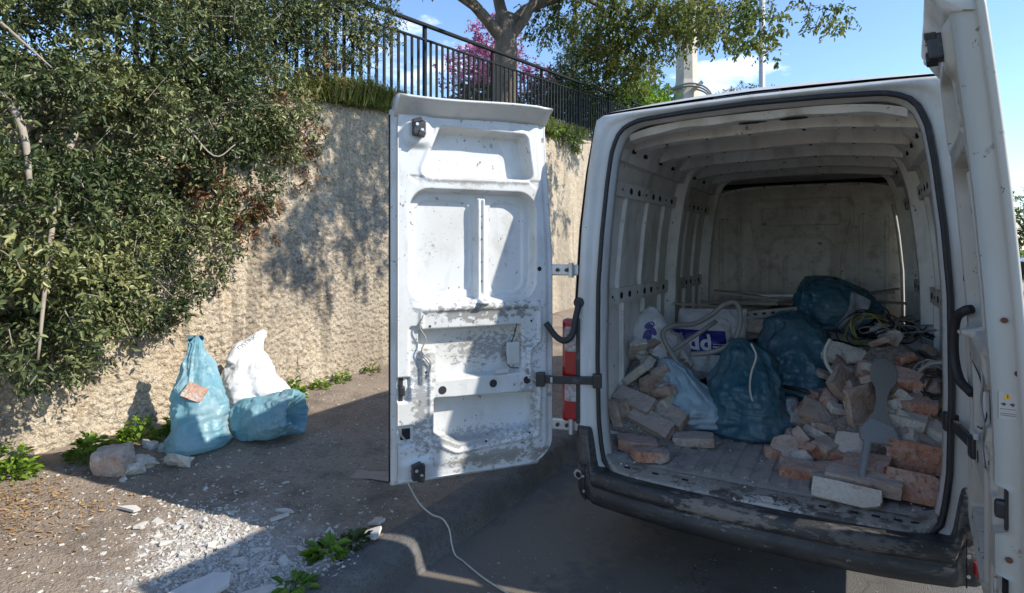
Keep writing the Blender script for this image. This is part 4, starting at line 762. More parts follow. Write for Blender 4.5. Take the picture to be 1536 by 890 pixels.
sack, bv = bag('woven_sack', [(.78, -.47, 1.42, .1, .07, .45), (.79, -.47, 1.42, .22, .12, .45), (.88, -.47, 1.42, .235, .14, .45), (1.0, -.47, 1.43, .235, .135, .45), (1.10, -.47, 1.46, .235, .12, .45), (1.19, -.47, 1.50, .23, .09, .45), (1.25, -.47, 1.53, .22, .03, .45)], 41, m_white, 'white woven sack with a blue printed band standing under the hose', 'sack', crump=.024, fold=.012, sq=2.3)
n_ = Vector((.42, -.90, .10)).normalized(); ax = Vector((.905, .425, 0)); ay = n_.cross(ax).normalized() * -1; ay = Vector((0, 0, 1)); q = Vector((-.53, 1.31, 1.035))
ax = (ax + Vector((0, 0, -.04))).normalized(); band = panel('printed_band', bv, q, ax, ay, n_, .36, .165, m_lblue, sack, .004)
lettering('band_letters', 'dd', bv, q + ax * .0 - ay * .005, ax, ay, n_, .15, m_lwhite, sack, .008, .03)
for j, (zz_, w_) in enumerate(((-.012, .006), (-.034, .012))):                 # two lines of illegible small print
    for k in range(7): obj('band_small_print', drape(bv, q, ax, ay, n_, [(.085 + .013 * k, zz_), (.094 + .013 * k, zz_ - .001), (.094 + .013 * k, zz_ + w_), (.085 + .013 * k, zz_ + w_ - .002)], .008), [(0, 1, 2, 3)], m_lwhite, sack)
sack2, bv2 = bag('woven_sack', [(.90, -.74, 1.02, .05, .05, .5), (.91, -.74, 1.02, .12, .09, .5), (1.0, -.75, 1.02, .14, .10, .5), (1.10, -.77, 1.03, .13, .09, .5), (1.19, -.785, 1.04, .09, .07, .5), (1.26, -.79, 1.05, .05, .03, .5), (1.29, -.79, 1.05, .02, .02, .5)], 51, m_white, 'white woven sack with a purple logo propped against the bay wall', 'sack', crump=.02, fold=.01)
n2 = Vector((.55, -.82, .12)).normalized(); a2 = Vector((.83, .556, 0)); q2 = Vector((-.755, .95, 1.10)); z_ = Vector((0, 0, 1))
lobe = lambda cx, cz, rx, rz, a=0: [(cx + rx * math.cos(t) * math.cos(a) - rz * math.sin(t) * math.sin(a), cz + rx * math.cos(t) * math.sin(a) + rz * math.sin(t) * math.cos(a)) for t in np.linspace(0, 6.283, 18)[:-1]]
for cx, cz, rx, rz, a in ((-.01, .075, .035, .022, .5), (-.03, .0, .028, .05, -.3), (-.045, -.075, .022, .05, -.4), (.012, .035, .018, .03, .4)): obj('purple_logo', drape(bv2, q2, a2, z_, n2, lobe(cx, cz, rx, rz, a), .005), [tuple(range(17))], m_lpurple, sack2)
bag('woven_sack', [(.86, -.70, 1.16, .05, .05, .3), (.87, -.70, 1.16, .14, .11, .3), (.95, -.70, 1.16, .155, .12, .3), (1.03, -.71, 1.17, .13, .10, .3), (1.09, -.72, 1.18, .07, .06, .3), (1.11, -.72, 1.18, .02, .02, .3)], 55, m_white, 'white woven sack lying between the logo sack and the hose', 'sack', crump=.028, fold=.01)
bag('woven_sack', [(1.02, -.40, 1.75, .05, .05, .3), (1.03, -.40, 1.75, .24, .15, .3), (1.10, -.40, 1.75, .27, .17, .3), (1.18, -.40, 1.76, .22, .13, .3), (1.23, -.40, 1.77, .10, .06, .3), (1.24, -.40, 1.77, .02, .02, .3)], 57, m_white, 'crumpled white sack behind the sack with the blue band', 'sack', crump=.035, fold=.01)

# ------------------------------------------------------------------ hose, sticks, cables
def single(name, P, r, mat, label, cat, n=8): o = tube(name, P, r, mat, None, n); tag(o, label, cat); return o
single('hose', catmull([(-.50, .83, .86), (-.54, .83, .95), (-.62, .85, 1.06), (-.655, .88, 1.145), (-.60, .95, 1.185), (-.50, 1.05, 1.19), (-.40, 1.12, 1.25), (-.33, 1.16, 1.315), (-.25, 1.15, 1.33), (-.215, 1.10, 1.24), (-.23, 1.04, 1.13), (-.30, 1.0, 1.055), (-.40, .96, 1.02), (-.49, .92, 1.01)], 10), .0165, m_hose, 'thick grey hose looped over the sack with the blue band', 'hose', 12)
single('pipe', [(-.62, .86, 1.01), (-.53, .93, 1.08), (-.44, 1.0, 1.15), (-.36, 1.07, 1.215)], .014, m_hose, 'straight grey pipe lying across the hose loop', 'pipe', 10)
def plank(c, size, rot, mat, label, cat='stick', name='wooden_stick'): o = link(name, mesh(name, *boxg((0, 0, 0), size, None, min(size) * .15), mat), c, None, [R(a) for a in rot]); tag(o, label, cat); return o
plank((-.30, 2.05, 1.235), (.75, .03, .02), (0, 3, 3), m_wood, 'long thin wooden lath lying over the white sacks')
plank((-.62, 1.75, 1.25), (.40, .022, .018), (0, 4, 28), m_wood, 'short pale lath pointing at the bay wall')
plank((-.10, 2.25, 1.26), (.80, .05, .02), (0, -2, -6), m_wood, 'wide grey lath lying behind the metal profile')
plank((.62, 2.15, 1.15), (.38, .06, .03), (0, -12, 24), m_wood, 'pale wooden board end leaning by the right pillar')
plank((.52, 1.62, 1.07), (.62, .07, .03), (10, 8, 8), m_wood, 'greenish old board under the tangled wires')
plank((.68, 1.50, 1.12), (.36, .10, .02), (20, 20, -30), m_plaster, 'pale broken panel strip lying beside the tangled wires', 'panel strip', 'panel_strip')
rr = random.Random(21)
for k in range(11):
    o = plank((rr.uniform(-.5, .5), rr.uniform(1.75, 2.6), 1.23 + rr.uniform(0, .13)), (rr.uniform(.3, .7), rr.uniform(.02, .07), rr.uniform(.012, .025)), (rr.uniform(-10, 10), rr.uniform(-9, 9), rr.uniform(-40, 40)), m_wood if k % 3 else m_plaster, 'old lath strip in the jumble of laths near the bulkhead' if k % 3 else 'pale plaster strip in the jumble of laths near the bulkhead'); o['group'] = 'strips jumbled near the bulkhead'
for k, (x, y, z, mt, lab) in enumerate(((-.05, 1.95, 1.2, m_cable_b, 'dark crumpled rag on the laths beside the top bag'), (.62, 1.85, 1.12, m_cable_b, 'black crumpled rag under the wires'), (-.10, 1.62, 1.13, m_brickB, 'brown crumpled paper wad by the metal profile'))):
    bag('rag', [(z - .05, x, y, .03, .03, 0), (z - .045, x, y, .12, .08, 0), (z, x, y, .13, .09, 0), (z + .05, x, y, .07, .05, 0), (z + .06, x, y, .02, .02, 0)], 400 + k, mt, lab, 'rag', crump=.03, nt=60, nv=40)
pf = root('metal_profile', (-.09, 1.72, 1.22), 'perforated metal stud profile lying across the teal bags', 'profile'); pf.rotation_euler = (0, R(-8), R(4))
def pchild(nm, c, s, m): o = link(nm, mesh(nm, *boxg(c, s), m), (0, 0, 0), pf); WL[o.name] = np.zeros(3); return o
pchild('web', (0, 0, 0), (.56, .006, .055), m_profile); pchild('flange', (0, .017, .028), (.56, .035, .005), m_profile); pchild('flange', (0, .017, -.028), (.56, .035, .005), m_profile)
for k in range(9): pchild('slot', (-.24 + .06 * k, -.004, .004), (.026, .004, .016), m_dark)
single('curved_conduit', catmull([(.30, .98, 1.16), (.275, .96, 1.10), (.28, .93, 1.03), (.32, .90, .97), (.36, .87, .94)], 8), .011, m_cable_w, 'stiff pale cable curving down onto the pinkish slab', 'cable')
single('curved_conduit', catmull([(-.105, .78, 1.13), (-.075, .76, 1.06), (-.10, .745, .96), (-.105, .74, .86), (-.08, .73, .77), (-.07, .735, .72)], 8), .006, m_cable_w, 'thin pale cord hanging down the front of the bulging teal bag', 'cord')
single('curved_conduit', catmull([(.82, .72, 1.12), (.76, .75, 1.10), (.715, .78, 1.05), (.72, .80, .99)], 8), .011, m_cable_g, 'bent grey conduit beside the looped grey cables at the right side', 'cable')
single('pipe', [(.05, 1.0, .85), (.15, .98, .845), (.25, .93, .83), (.34, .90, .82)], .013, m_black, 'dark bent pipe lying under the large teal bag', 'pipe')
def tangle(name, c, rad, n, mat, label, seed, r=.004):
    rg = np.random.RandomState(seed); V = G()
    P = [np.array(c) + rg.normal(size=3) * np.array(rad) for k in range(n)]; single(name, catmull(P, 9), r, mat, label, 'cable', 6)
def loops(name, c, rad, turns, mat, label, seed, r=.004, nrm=(0, -.6, .8)):
    rg = np.random.RandomState(seed); n_ = Vector(nrm).normalized(); u = n_.orthogonal().normalized(); w = n_.cross(u); P = []
    for k in range(turns * 7):
        a = k / 7 * 2 * math.pi * .97; rr_ = rad * (.75 + .4 * rg.rand()); off = n_ * rg.normal() * rad * .18
        P.append(np.array(c) + rr_ * (math.cos(a) * np.array(u) + math.sin(a) * np.array(w)) + np.array(off) + rg.normal(size=3) * rad * .12)
    single(name, catmull(P, 6), r, mat, label, 'cable', 6)
loops('wire_coil', (.52, 1.45, 1.17), .13, 4, m_cable_y, 'tangled yellow green wire in loops over the boards', 2, .0045, (.2, -.8, .5))
loops('wire_coil', (.50, 1.42, 1.15), .15, 3, m_cable_b, 'black wire in wide loops among the yellow one', 6, .0045, (.1, -.85, .5))
loops('wire_coil', (.76, .83, 1.02), .085, 5, m_cable_g, 'thin grey wire coiled against the right side', 9, .0045, (-.5, -.6, .5))
loops('wire_coil', (.77, .70, 1.00), .06, 4, m_cable_b, 'small black wire coil above the strap', 12, .005, (-.3, -.8, .2))
tangle('loose_wires', (.66, 1.6, 1.17), (.12, .2, .03), 26, m_cable_b, 'black wires strewn over the boards by the right pillar', 15, .005)
tangle('loose_wires', (.62, 1.55, 1.18), (.13, .18, .03), 22, m_cable_g, 'grey wires strewn over the boards by the right pillar', 18, .006)
# perforated grey strip in front of the right pile
m_strip = M('perforated_grey_sheet', (.24, .235, .215), [(6, .4, .7, (.185, .18, .165), .6)], rough=.5, bump=.1)
P0, P1 = np.array([.558, .80, 1.075]), np.array([.452, .155, .655])
a0 = (P0 - P1); Ls = np.linalg.norm(a0); up = a0 / Ls; rt = np.array([.866, .5, 0]); rt = rt - up * (rt @ up); rt /= np.linalg.norm(rt); nm = np.cross(rt, up); nm = nm if nm[1] < 0 else -nm
outl = [(-.017, -.003), (.009, .0), (.009, .215), (.06, .235), (.122, .26), (.124, .30), (.09, .36), (.056, .42), (.040, .523), (.046, .591), (.068, .655), (.069, .733), (.04, .790), (-.007, .805), (-.046, .770), (-.060, .702), (-.047, .628), (-.019, .577), (-.004, .502), (-.006, .41), (-.028, .34), (-.052, .28), (-.046, .225), (-.026, .20)]
sc = Ls / .777; fr_ = lambda a, b, d: tuple(P1 + rt * a * 1.0 + up * b * sc + nm * d)
strip = obj('perforated_strip', *polyg(outl, .006, fr_), m_strip); tag(strip, 'grey paddle-shaped sheet with a dotted lower end leaning on the bricks', 'sheet')
def inside(a, b): return sdpoly(np.array([a]), np.array([b]), outl)[0] < -.006
g = G()
for i in range(-10, 22):
    for j in range(0, 60):
        a, b = i * .0078 + (.0039 if j % 2 else 0) - .0, j * .0066 + .006
        if b < .36 and inside(a, b): g.add([fr_(a + .0026 * math.cos(q), b + .0024 * math.sin(q), .0074) for q in np.linspace(0, 6.283, 7)[:-1]], [tuple(range(6))])
o = g.obj('raised_dots', M('dot_gloss', (.52, .56, .60), rough=.3), strip); o['kind'] = 'stuff'

# ------------------------------------------------------------------ vegetation
def leafmesh(P, Dr, Nn, Ln, Wd, tint, fold=.25, curl=.15):
    """Leaves as folded ovals: base P, direction Dr, normal Nn, length Ln, width Wd."""
    n = len(P); Dr = Dr / (np.linalg.norm(Dr, axis=1)[:, None] + 1e-9); S = np.cross(Dr, Nn); S /= np.linalg.norm(S, axis=1)[:, None] + 1e-9; N2 = np.cross(S, Dr)
    L_, W_ = Ln[:, None], Wd[:, None]; V = np.zeros((n, 6, 3)); V[:, 0] = P; V[:, 3] = P + Dr * L_ - N2 * L_ * curl
    for k, (a, w) in enumerate(((.32, .92), (.70, .72))):
        m = P + Dr * L_ * a; V[:, 1 + k] = m - S * W_ * w * .5 + N2 * W_ * fold * w; V[:, 5 - k] = m + S * W_ * w * .5 + N2 * W_ * fold * w
    F = (np.arange(n)[:, None, None] * 6 + np.array([[0, 1, 2, 3], [3, 4, 5, 0]])[None]).reshape(-1, 4); return V.reshape(-1, 3), F, np.repeat(tint, 2)
def bigobj(name, V, F, mat, parent, tint=None, origin=None, smooth=False):
    V = np.asarray(V, np.float32); F = np.asarray(F, np.int32); og = org(parent) if parent is not None else np.array(origin if origin is not None else (0, 0, 0), float); V = V - og
    me = bpy.data.meshes.new(name); me.vertices.add(len(V)); me.vertices.foreach_set('co', V.astype(np.float32).ravel()); k = F.shape[1]
    me.loops.add(F.size); me.loops.foreach_set('vertex_index', F.ravel()); me.polygons.add(len(F)); me.polygons.foreach_set('loop_start', np.arange(0, F.size, k, dtype=np.int32)); me.update(calc_edges=True)
    if tint is not None: a = me.attributes.new('tint', 'FLOAT', 'FACE'); a.data.foreach_set('value', tint.astype(np.float32))
    me.materials.append(mat); o = link(name, me, (0, 0, 0) if parent is not None else tuple(og), parent); WL[o.name] = og; return o
def twigs(blobs, ntw, per, tl, ll, lw, seed, droop=.3, shell=.55, outward=.8, sun=.0, keep=None, gap=-.20):
    """Leafy twigs spread through ellipsoid blobs (centre, radii): returns leaf arrays and twig segments."""
    r = np.random.RandomState(seed); vol = np.array([b[1][0] * b[1][1] * b[1][2] for b in blobs]) ** .75; ids = r.choice(len(blobs), ntw, p=vol / vol.sum())
    c = np.array([b[0] for b in blobs])[ids]; rad = np.array([b[1] for b in blobs])[ids]; u = r.normal(size=(ntw, 3)); u /= np.linalg.norm(u, axis=1)[:, None]
    rr_ = shell + (1 - shell) * r.rand(ntw) ** .6; A = c + u * rad * rr_[:, None]
    A += .10 * rad * np.stack([pn(A * 2.3 + 5 * k) for k in range(3)], 1) * 3
    kk = (pn(A * 3.1 + 40) > gap) & (pn(A * 1.5 + 11) > gap * 1.9); A, u, rad = A[kk], u[kk], rad[kk]
    if keep is not None: kk = keep(A); A, u, rad = A[kk], u[kk], rad[kk]
    ntw = len(A); D = u * outward + r.normal(size=(ntw, 3)) * .55 + np.array([0, 0, -droop]); D /= np.linalg.norm(D, axis=1)[:, None]
    TL = tl * r.uniform(.5, 1.3, ntw); tw_t = np.clip(.42 + .9 * pn(A * 1.4 + 9) + .12 * r.normal(size=ntw), 0, 1)
    f = np.tile(np.linspace(.1, 1, per), ntw); B = np.repeat(A, per, 0); DD = np.repeat(D, per, 0); n = len(B); side = r.normal(size=(n, 3)); side -= DD * (side * DD).sum(1)[:, None]; side /= np.linalg.norm(side, axis=1)[:, None] + 1e-9
    P = B + DD * (f * np.repeat(TL, per))[:, None]; LD_ = DD * .55 + side * .85 + np.array([0, 0, -.25 * droop]); NN = r.normal(size=(n, 3)) * .6 + np.array([.45, -.15, .8])
    Ln = ll * r.uniform(.6, 1.25, n) * np.repeat(r.uniform(.55, 1.35, ntw), per); t = np.clip(np.repeat(tw_t, per) + .16 * r.normal(size=n), 0, 1)
    return leafmesh(P, LD_, NN, Ln, Ln * lw, t), A, A + D * TL[:, None]
def branches(parent, name, paths, mat):
    for P, r0, r1 in paths:
        C = catmull(P, 5); C += .012 * np.stack([pn(C * 2.2 + 7 * k) for k in range(3)], 1) * (np.arange(len(C)) > 0)[:, None]; obj(name, *tubeg(C, np.linspace(r0, r1, len(C)), 8), mat, parent, True)

# large bush spilling over the wall on the pavement side
bush = root('wall_bush', (-4.45, -.9, 3.0), 'large olive-leaved bush spilling over the roughcast wall down to the pavement', 'bush')
BB = [((-5.3, .3, 4.1), (.35, .7, .7)), ((-5.4, 1.3, 4.3), (.35, .5, .6)), ((-5.1, -.8, 4.0), (.4, .7, .6)), ((-4.15, .1, 2.9), (.2, .5, .5)), ((-4.1, -.5, 2.3), (.2, .5, .5)), ((-4.1, -1.0, 1.6), (.2, .4, .4)), ((-4.6, -1.5, 3.5), (.5, .8, .6)), ((-4.2, -2.0, 3.3), (.5, .5, .6)), ((-3.80, -1.36, 3.0), (.38, .40, .42)), ((-3.9, -.80, 3.12), (.36, .42, .42)), ((-4.1, .0, 3.42), (.35, .46, .42)), ((-4.35, 1.0, 3.75), (.32, .5, .42)), ((-4.5, 1.75, 4.1), (.3, .5, .42)), ((-4.6, .6, 4.2), (.4, .8, .45)), ((-4.3, -.6, 3.9), (.5, .8, .45)),
      ((-3.6, -1.40, 2.40), (.38, .36, .40)), ((-3.75, -.87, 2.5), (.36, .38, .38)), ((-3.95, -.22, 2.75), (.33, .42, .40)), ((-4.12, .48, 3.0), (.26, .42, .38)), ((-3.5, -1.47, 1.86), (.38, .36, .36)), ((-3.72, -.98, 1.92), (.34, .36, .36)), ((-4.0, -.33, 2.08), (.26, .40, .36)), ((-4.17, .33, 2.3), (.15, .36, .36)),
      ((-3.52, -1.47, 1.38), (.36, .34, .34)), ((-3.74, -1.06, 1.40), (.32, .34, .34)), ((-4.02, -.55, 1.46), (.22, .36, .32)), ((-4.2, -.02, 1.70), (.11, .32, .28)), ((-3.72, -1.36, 1.12), (.28, .28, .20)), ((-4.0, -.95, 1.12), (.20, .28, .20)), ((-4.19, -.48, 1.2), (.10, .26, .16)), ((-3.6, -2.0, 2.4), (.5, .5, 1.1)), ((-4.2, .62, 2.62), (.12, .30, .30)), ((-4.5, 2.2, 4.45), (.3, .40, .32)), ((-4.6, 1.4, 4.5), (.35, .6, .3)), ((-4.2, .95, 2.85), (.09, .26, .35))]
(lv, A0, A1) = twigs(BB, 19000, 8, .14, .043, .42, 1, .25, .5, keep=lambda A: A[:, 0] > np.where(A[:, 2] < wall_top(A[:, 1]), WX + .03, -6))
bigobj('foliage', *lv[:2], m_leaf_bush, bush, lv[2])
(lv, _, _) = twigs([((-4.2, .75, 2.95), (.12, .3, .35)), ((-4.2, .30, 2.05), (.12, .3, .2)), ((-4.05, -.2, 2.2), (.2, .3, .3)), ((-4.3, 1.3, 3.5), (.2, .3, .2)), ((-4.22, .9, 2.6), (.07, .35, .4)), ((-4.22, .5, 1.95), (.07, .3, .25))], 420, 7, .12, .048, .42, 5, .3, .3); bigobj('brown_foliage', *lv[:2], m_leaf_dry, bush, lv[2])
rg = np.random.RandomState(8); g = G()
for k in rg.choice(len(A0), 900, False): g.add(*tubeg([A0[k] - (A1[k] - A0[k]) * .6, (A0[k] + A1[k]) / 2, A1[k]], [.003, .0025, .001], 3, cap=False))
o = g.obj('twig', m_twig, bush); o['kind'] = 'stuff'
branches(bush, 'branch', [([(-4.5, -1.6, 3.2), (-3.8, -1.75, 2.9), (-3.35, -1.58, 2.4), (-3.25, -1.55, 2.0)], .03, .014), ([(-4.45, -.9, 3.1), (-4.0, -1.0, 2.6), (-3.65, -1.25, 2.1), (-3.35, -1.45, 1.5), (-3.3, -1.5, 1.1)], .028, .006), ([(-4.4, -.3, 3.1), (-3.9, -.35, 2.7), (-3.62, -.55, 2.55), (-3.5, -.75, 2.62)], .018, .004), ([(-3.75, -.45, 2.6), (-3.55, -.35, 2.35), (-3.52, -.2, 2.45)], .009, .003), ([(-4.4, .2, 3.2), (-4.1, .1, 2.9), (-3.9, -.1, 2.5), (-3.95, -.05, 2.1)], .016, .003), ([(-3.5, -1.6, 2.9), (-3.25, -1.6, 2.75), (-3.15, -1.5, 2.62)], .012, .003), ([(-3.6, -1.2, 1.9), (-3.35, -1.35, 1.75), (-3.2, -1.5, 1.6)], .01, .003), ([(-3.8, -.9, 1.7), (-3.6, -.75, 1.5), (-3.6, -.6, 1.35)], .008, .002), ([(-4.4, .7, 3.3), (-4.1, .75, 2.9), (-4.12, .85, 2.55)], .01, .002)], m_twig)

# grass tufts and creeping plants on the wall top
def tuft(name, loc, n, h, spread, mat, label, cat, group, seed, width=.006, droop=.6):
    r = np.random.RandomState(seed); B = np.array(loc) + r.normal(size=(n, 3)) * np.array([*spread, .01]); a = r.rand(n) * 6.283; Dr = np.stack([np.cos(a) * .6, np.sin(a) * .6, 1.0 + r.rand(n)], 1); Dr /= np.linalg.norm(Dr, axis=1)[:, None]
    H = h * r.uniform(.5, 1.2, n); S = np.stack([-np.sin(a), np.cos(a), a * 0], 1) * width; V = np.zeros((n, 5, 3)); m = B + Dr * (H * .55)[:, None]; t = B + Dr * (H * .8)[:, None] + np.stack([np.cos(a), np.sin(a), -droop * np.ones(n)], 1) * (H * .45)[:, None]
    V[:, 0] = B - S; V[:, 1] = B + S; V[:, 2] = m + S * .8; V[:, 3] = m - S * .8; V[:, 4] = t
    F4 = np.arange(n)[:, None] * 5 + np.array([0, 1, 2, 3]); F3 = np.arange(n)[:, None] * 5 + np.array([3, 2, 4, 4])
    me_F = [tuple(f) for f in F4] + [tuple(f[:3]) for f in F3]; tint = np.clip(.4 + .3 * r.normal(size=n), 0, 1)
    o = obj(name, V.reshape(-1, 3), me_F, mat, None, False, origin=loc); at = o.data.attributes.new('tint', 'FLOAT', 'FACE'); at.data.foreach_set('value', np.concatenate([tint, tint]).astype(np.float32)); tag(o, label, cat, group); return o
gr = 'grass tufts along the wall top'
for k, (y, h, n, lab) in enumerate(((1.55, .42, 420, 'long drooping grass tuft on the wall top beside the bush'), (2.0, .50, 480, 'thick grass tuft hanging over the wall under the fence start'), (2.4, .38, 320, 'grass tuft on the wall top behind the open door edge'), (1.1, .34, 240, 'grass tuft half hidden under the bush on the wall top'), (6.2, .30, 260, 'bright grass tuft on the wall top between door and van'), (6.9, .34, 300, 'grass tuft at the foot of the fence beside the van roof'), (7.7, .3, 240, 'grass tuft on the wall top close to the van pillar'))):
    tuft('grass_tuft', (WX - .02, y, float(wall_top(y)) - .04), n, h, (.07, .2), m_grass, lab, 'grass', gr, 60 + k, .006, 1.1)

# fence on the wall, rising with it
FX = -4.7; FS = .092
def rail_z(y): return 4.235 + FS * y
fence = root('metal_fence', (FX, 2.0, float(wall_top(2.0))), 'black metal railing fence with vertical bars along the wall top', 'fence')
y0, y1 = -.6, 16.5
box('bottom_rail', (FX, (y0 + y1) / 2, rail_z((y0 + y1) / 2) - 1.02), (.035, (y1 - y0) * 1.005, .03), m_fence, fence, (math.atan(FS), 0, 0), .004)
box('top_rail', (FX, (y0 + y1) / 2, rail_z((y0 + y1) / 2)), (.04, (y1 - y0) * 1.005, .025), m_fence, fence, (math.atan(FS), 0, 0), .004)
for a, b in ((-.6, 9.0), (9.5, 11.0), (12.2, 14.2)): box('hand_rail', (FX + .03, (a + b) / 2, rail_z((a + b) / 2) + .19), (.06, (b - a) * 1.005, .045), m_fence, fence, (math.atan(FS), 0, 0), .01)
bm_ = mesh('baluster', *boxg((0, 0, -.51), (.02, .04, 1.04), None, .003), m_fence); po = mesh('post', *boxg((0, 0, -.45), (.045, .05, 1.30), None, .004), m_fence)
k = 0
for y in np.arange(y0 + .05, y1, .135):
    link('post' if k % 13 == 4 else 'baluster', po if k % 13 == 4 else bm_, (0, y - 2.0, rail_z(y) - float(wall_top(2.0))), fence); k += 1

def tree(name, loc, label, limbs, blobs, mat, ntw, per, tl, ll, lw, seed, droop=.4, bark=m_bark, cat='tree', group=None, shell=.3, leafname='crown', outward=.5):
    t = root(name, loc, label, cat, group); lb = [(np.array(P) + np.array(loc), a, b) for P, a, b in limbs]
    if lb: branches(t, 'trunk', lb[:1], bark); branches(t, 'limb', lb[1:], bark)
    bl = [(tuple(np.array(c) + np.array(loc)), r) for c, r in blobs]
    lv, A0, A1 = twigs(bl, ntw, per, tl, ll, lw, seed, droop, shell, outward); bigobj(leafname, *lv[:2], mat, t, lv[2])
    rg = np.random.RandomState(seed); g = G()
    for k in rg.choice(len(A0), min(350, len(A0)), False): g.add(*tubeg([A0[k] - (A1[k] - A0[k]) * .8, (A0[k] + A1[k]) / 2, A1[k]], [.008, .005, .002], 3, cap=False))
    o = g.obj('twig', bark, t); o['kind'] = 'stuff'; return t
# big tree behind the fence, branches reaching over the street
tz = 3.9
tree('street_tree', (-5.8, 7.5, tz), 'big tree with forked trunk behind the fence, branches reaching over the street',
     [([(0, 0, -.1), (.02, 0, 1.0), (0, .05, 1.9), (-.05, .1, 2.6)], .27, .22), ([(0, .05, 2.0), (-.35, -.5, 2.6), (-.8, -1.3, 3.3), (-1.1, -2.0, 4.2)], .14, .06), ([(0, .05, 2.3), (-.25, .1, 3.2), (-.4, .2, 4.6)], .15, .08), ([(0, .1, 2.3), (.35, .6, 2.9), (1.2, 1.5, 3.4), (2.3, 2.2, 3.75)], .14, .06), ([(.05, .1, 2.1), (.5, .2, 2.7), (.9, .2, 3.8)], .12, .06), ([(.3, .5, 2.8), (1.1, .6, 3.2), (2.2, .2, 3.6), (3.6, -.4, 3.7)], .09, .03), ([(2.3, 2.2, 3.75), (3.2, 2.4, 3.7), (4.4, 1.8, 3.5)], .05, .015), ([(-.3, -.4, 2.5), (-.5, -1.5, 2.7), (-.6, -2.6, 2.8)], .05, .012), ([(.9, .2, 3.6), (2.6, -1.6, 3.6), (4.6, -3.6, 2.9), (6.2, -4.8, 2.6)], .08, .015), ([(1.0, .8, 3.2), (1.2, 2.4, 3.3), (1.5, 3.8, 3.0)], .07, .015)],
     [((-.3, -2.4, 2.75), (.7, .9, .35)), ((-.2, -1.4, 3.1), (.7, .8, .35)), ((.3, -.3, 3.6), (1.0, 1.0, .5)), ((1.3, 1.6, 3.1), (.9, 1.0, .7)), ((2.0, 2.3, 2.9), (.8, .9, .75)), ((2.6, 2.4, 2.75), (.7, .8, .85)), ((3.1, 2.0, 2.55), (.6, .7, .8)), ((3.5, 1.6, 2.5), (.6, .6, .6)), ((3.9, .3, 2.0), (.5, .5, .35)), ((4.4, -.4, 1.35), (.4, .4, .35)), ((4.9, -1.2, .95), (.35, .45, .30)), ((4.4, .6, 2.1), (.5, .5, .3)), ((5.1, -.3, 1.25), (.22, .3, .42)), ((5.7, .4, 1.6), (.3, .4, .2)), ((6.0, .0, 1.35), (.15, .2, .25)), ((1.0, 2.8, 2.6), (.7, .7, .6)), ((-1.0, -3.2, 3.0), (.7, .7, .4)), ((.3, 1.3, 2.9), (.6, .8, .6)), ((.8, 3.2, 2.9), (.9, .9, .9)), ((1.3, 3.7, 2.3), (.8, .8, .8)), ((1.9, 3.0, 2.1), (.7, .8, .5)), ((6.5, -4.4, 1.9), (.7, .5, .35)), ((6.5, -5.3, 1.6), (.7, .45, .35)), ((6.5, -4.1, 2.9), (.7, .5, .35)), ((6.3, -4.7, 2.5), (.9, .55, .5)), ((5.4, -5.0, 2.0), (.8, .45, .4)), ((6.9, -5.3, 2.3), (.8, .4, .4)), ((4.3, -4.6, 1.7), (.6, .4, .3)), ((2.0, .4, 3.7), (.9, 1.0, .4)), ((3.2, .9, 4.3), (.9, 1.0, .4))],
     m_leaf_tree, 5600, 8, .24, .080, .55, 11, .9, shell=.1)
tree('judas_tree', (-8.3, 10.2, 4.2), 'pink blossoming tree behind the black fence', [([(0, 0, 0), (.1, 0, .8), (.2, .1, 1.6)], .12, .08), ([(.1, 0, 1.0), (.6, -.3, 1.9), (.9, -.6, 2.6)], .06, .02), ([(.1, 0, 1.0), (-.4, .4, 1.9), (-.7, .6, 2.5)], .06, .02), ([(.2, .1, 1.5), (.3, .5, 2.3), (.2, .7, 3.0)], .06, .02)],
     [((.3, .0, 1.9), (1.2, 1.2, .9)), ((.8, -.5, 2.7), (.8, .8, .6)), ((-.3, .6, 2.6), (.8, .8, .6)), ((1.5, .6, 1.6), (.6, .8, .7))], m_leaf_pink, 1500, 9, .22, .06, .75, 21, 0, shell=.2)
tree('cypress', (-7.2, 14.0, 4.4), 'pointed dark conifer rising behind the fence', [([(0, 0, 0), (0, 0, 2), (0, 0, 4.2)], .15, .03)], [((0, 0, 1.2), (.95, .95, 1.3)), ((0, 0, 2.4), (.7, .7, 1.1)), ((0, 0, 3.3), (.45, .45, .8)), ((0, 0, 3.95), (.2, .2, .5))], m_leaf_dark, 1500, 9, .24, .08, .35, 31, -.4, shell=.3)
for k, (x, y, r_, h, lab) in enumerate(((-5.7, 9.6, .9, 1.5, 'dark evergreen shrub right behind the fence next to the big trunk'), (-5.8, 11.4, 1.0, 1.7, 'dark evergreen shrub behind the middle of the fence'), (-6.0, 13.4, 1.1, 1.9, 'tall dark shrub behind the far part of the fence'), (-7.2, 8.6, 1.0, 1.2, 'low dark shrub behind the trunk of the big tree'), (-6.4, 16.0, 1.2, 2.0, 'dark shrub beyond the far end of the fence'))):
    z0 = float(wall_top(y)); tree('evergreen_shrub', (x, y, z0), lab, [([(0, 0, 0), (.05, 0, .5), (0, .1, 1.0)], .06, .03)], [((0, 0, h * .5), (r_, r_, h * .5)), ((.3, -.4, h * .75), (r_ * .6, r_ * .6, h * .4)), ((-.3, .4, h * .9), (r_ * .6, r_ * .6, h * .35))], m_leaf_dark, 900, 8, .2, .07, .5, 70 + k, .2, cat='shrub', group='evergreen shrubs behind the fence')
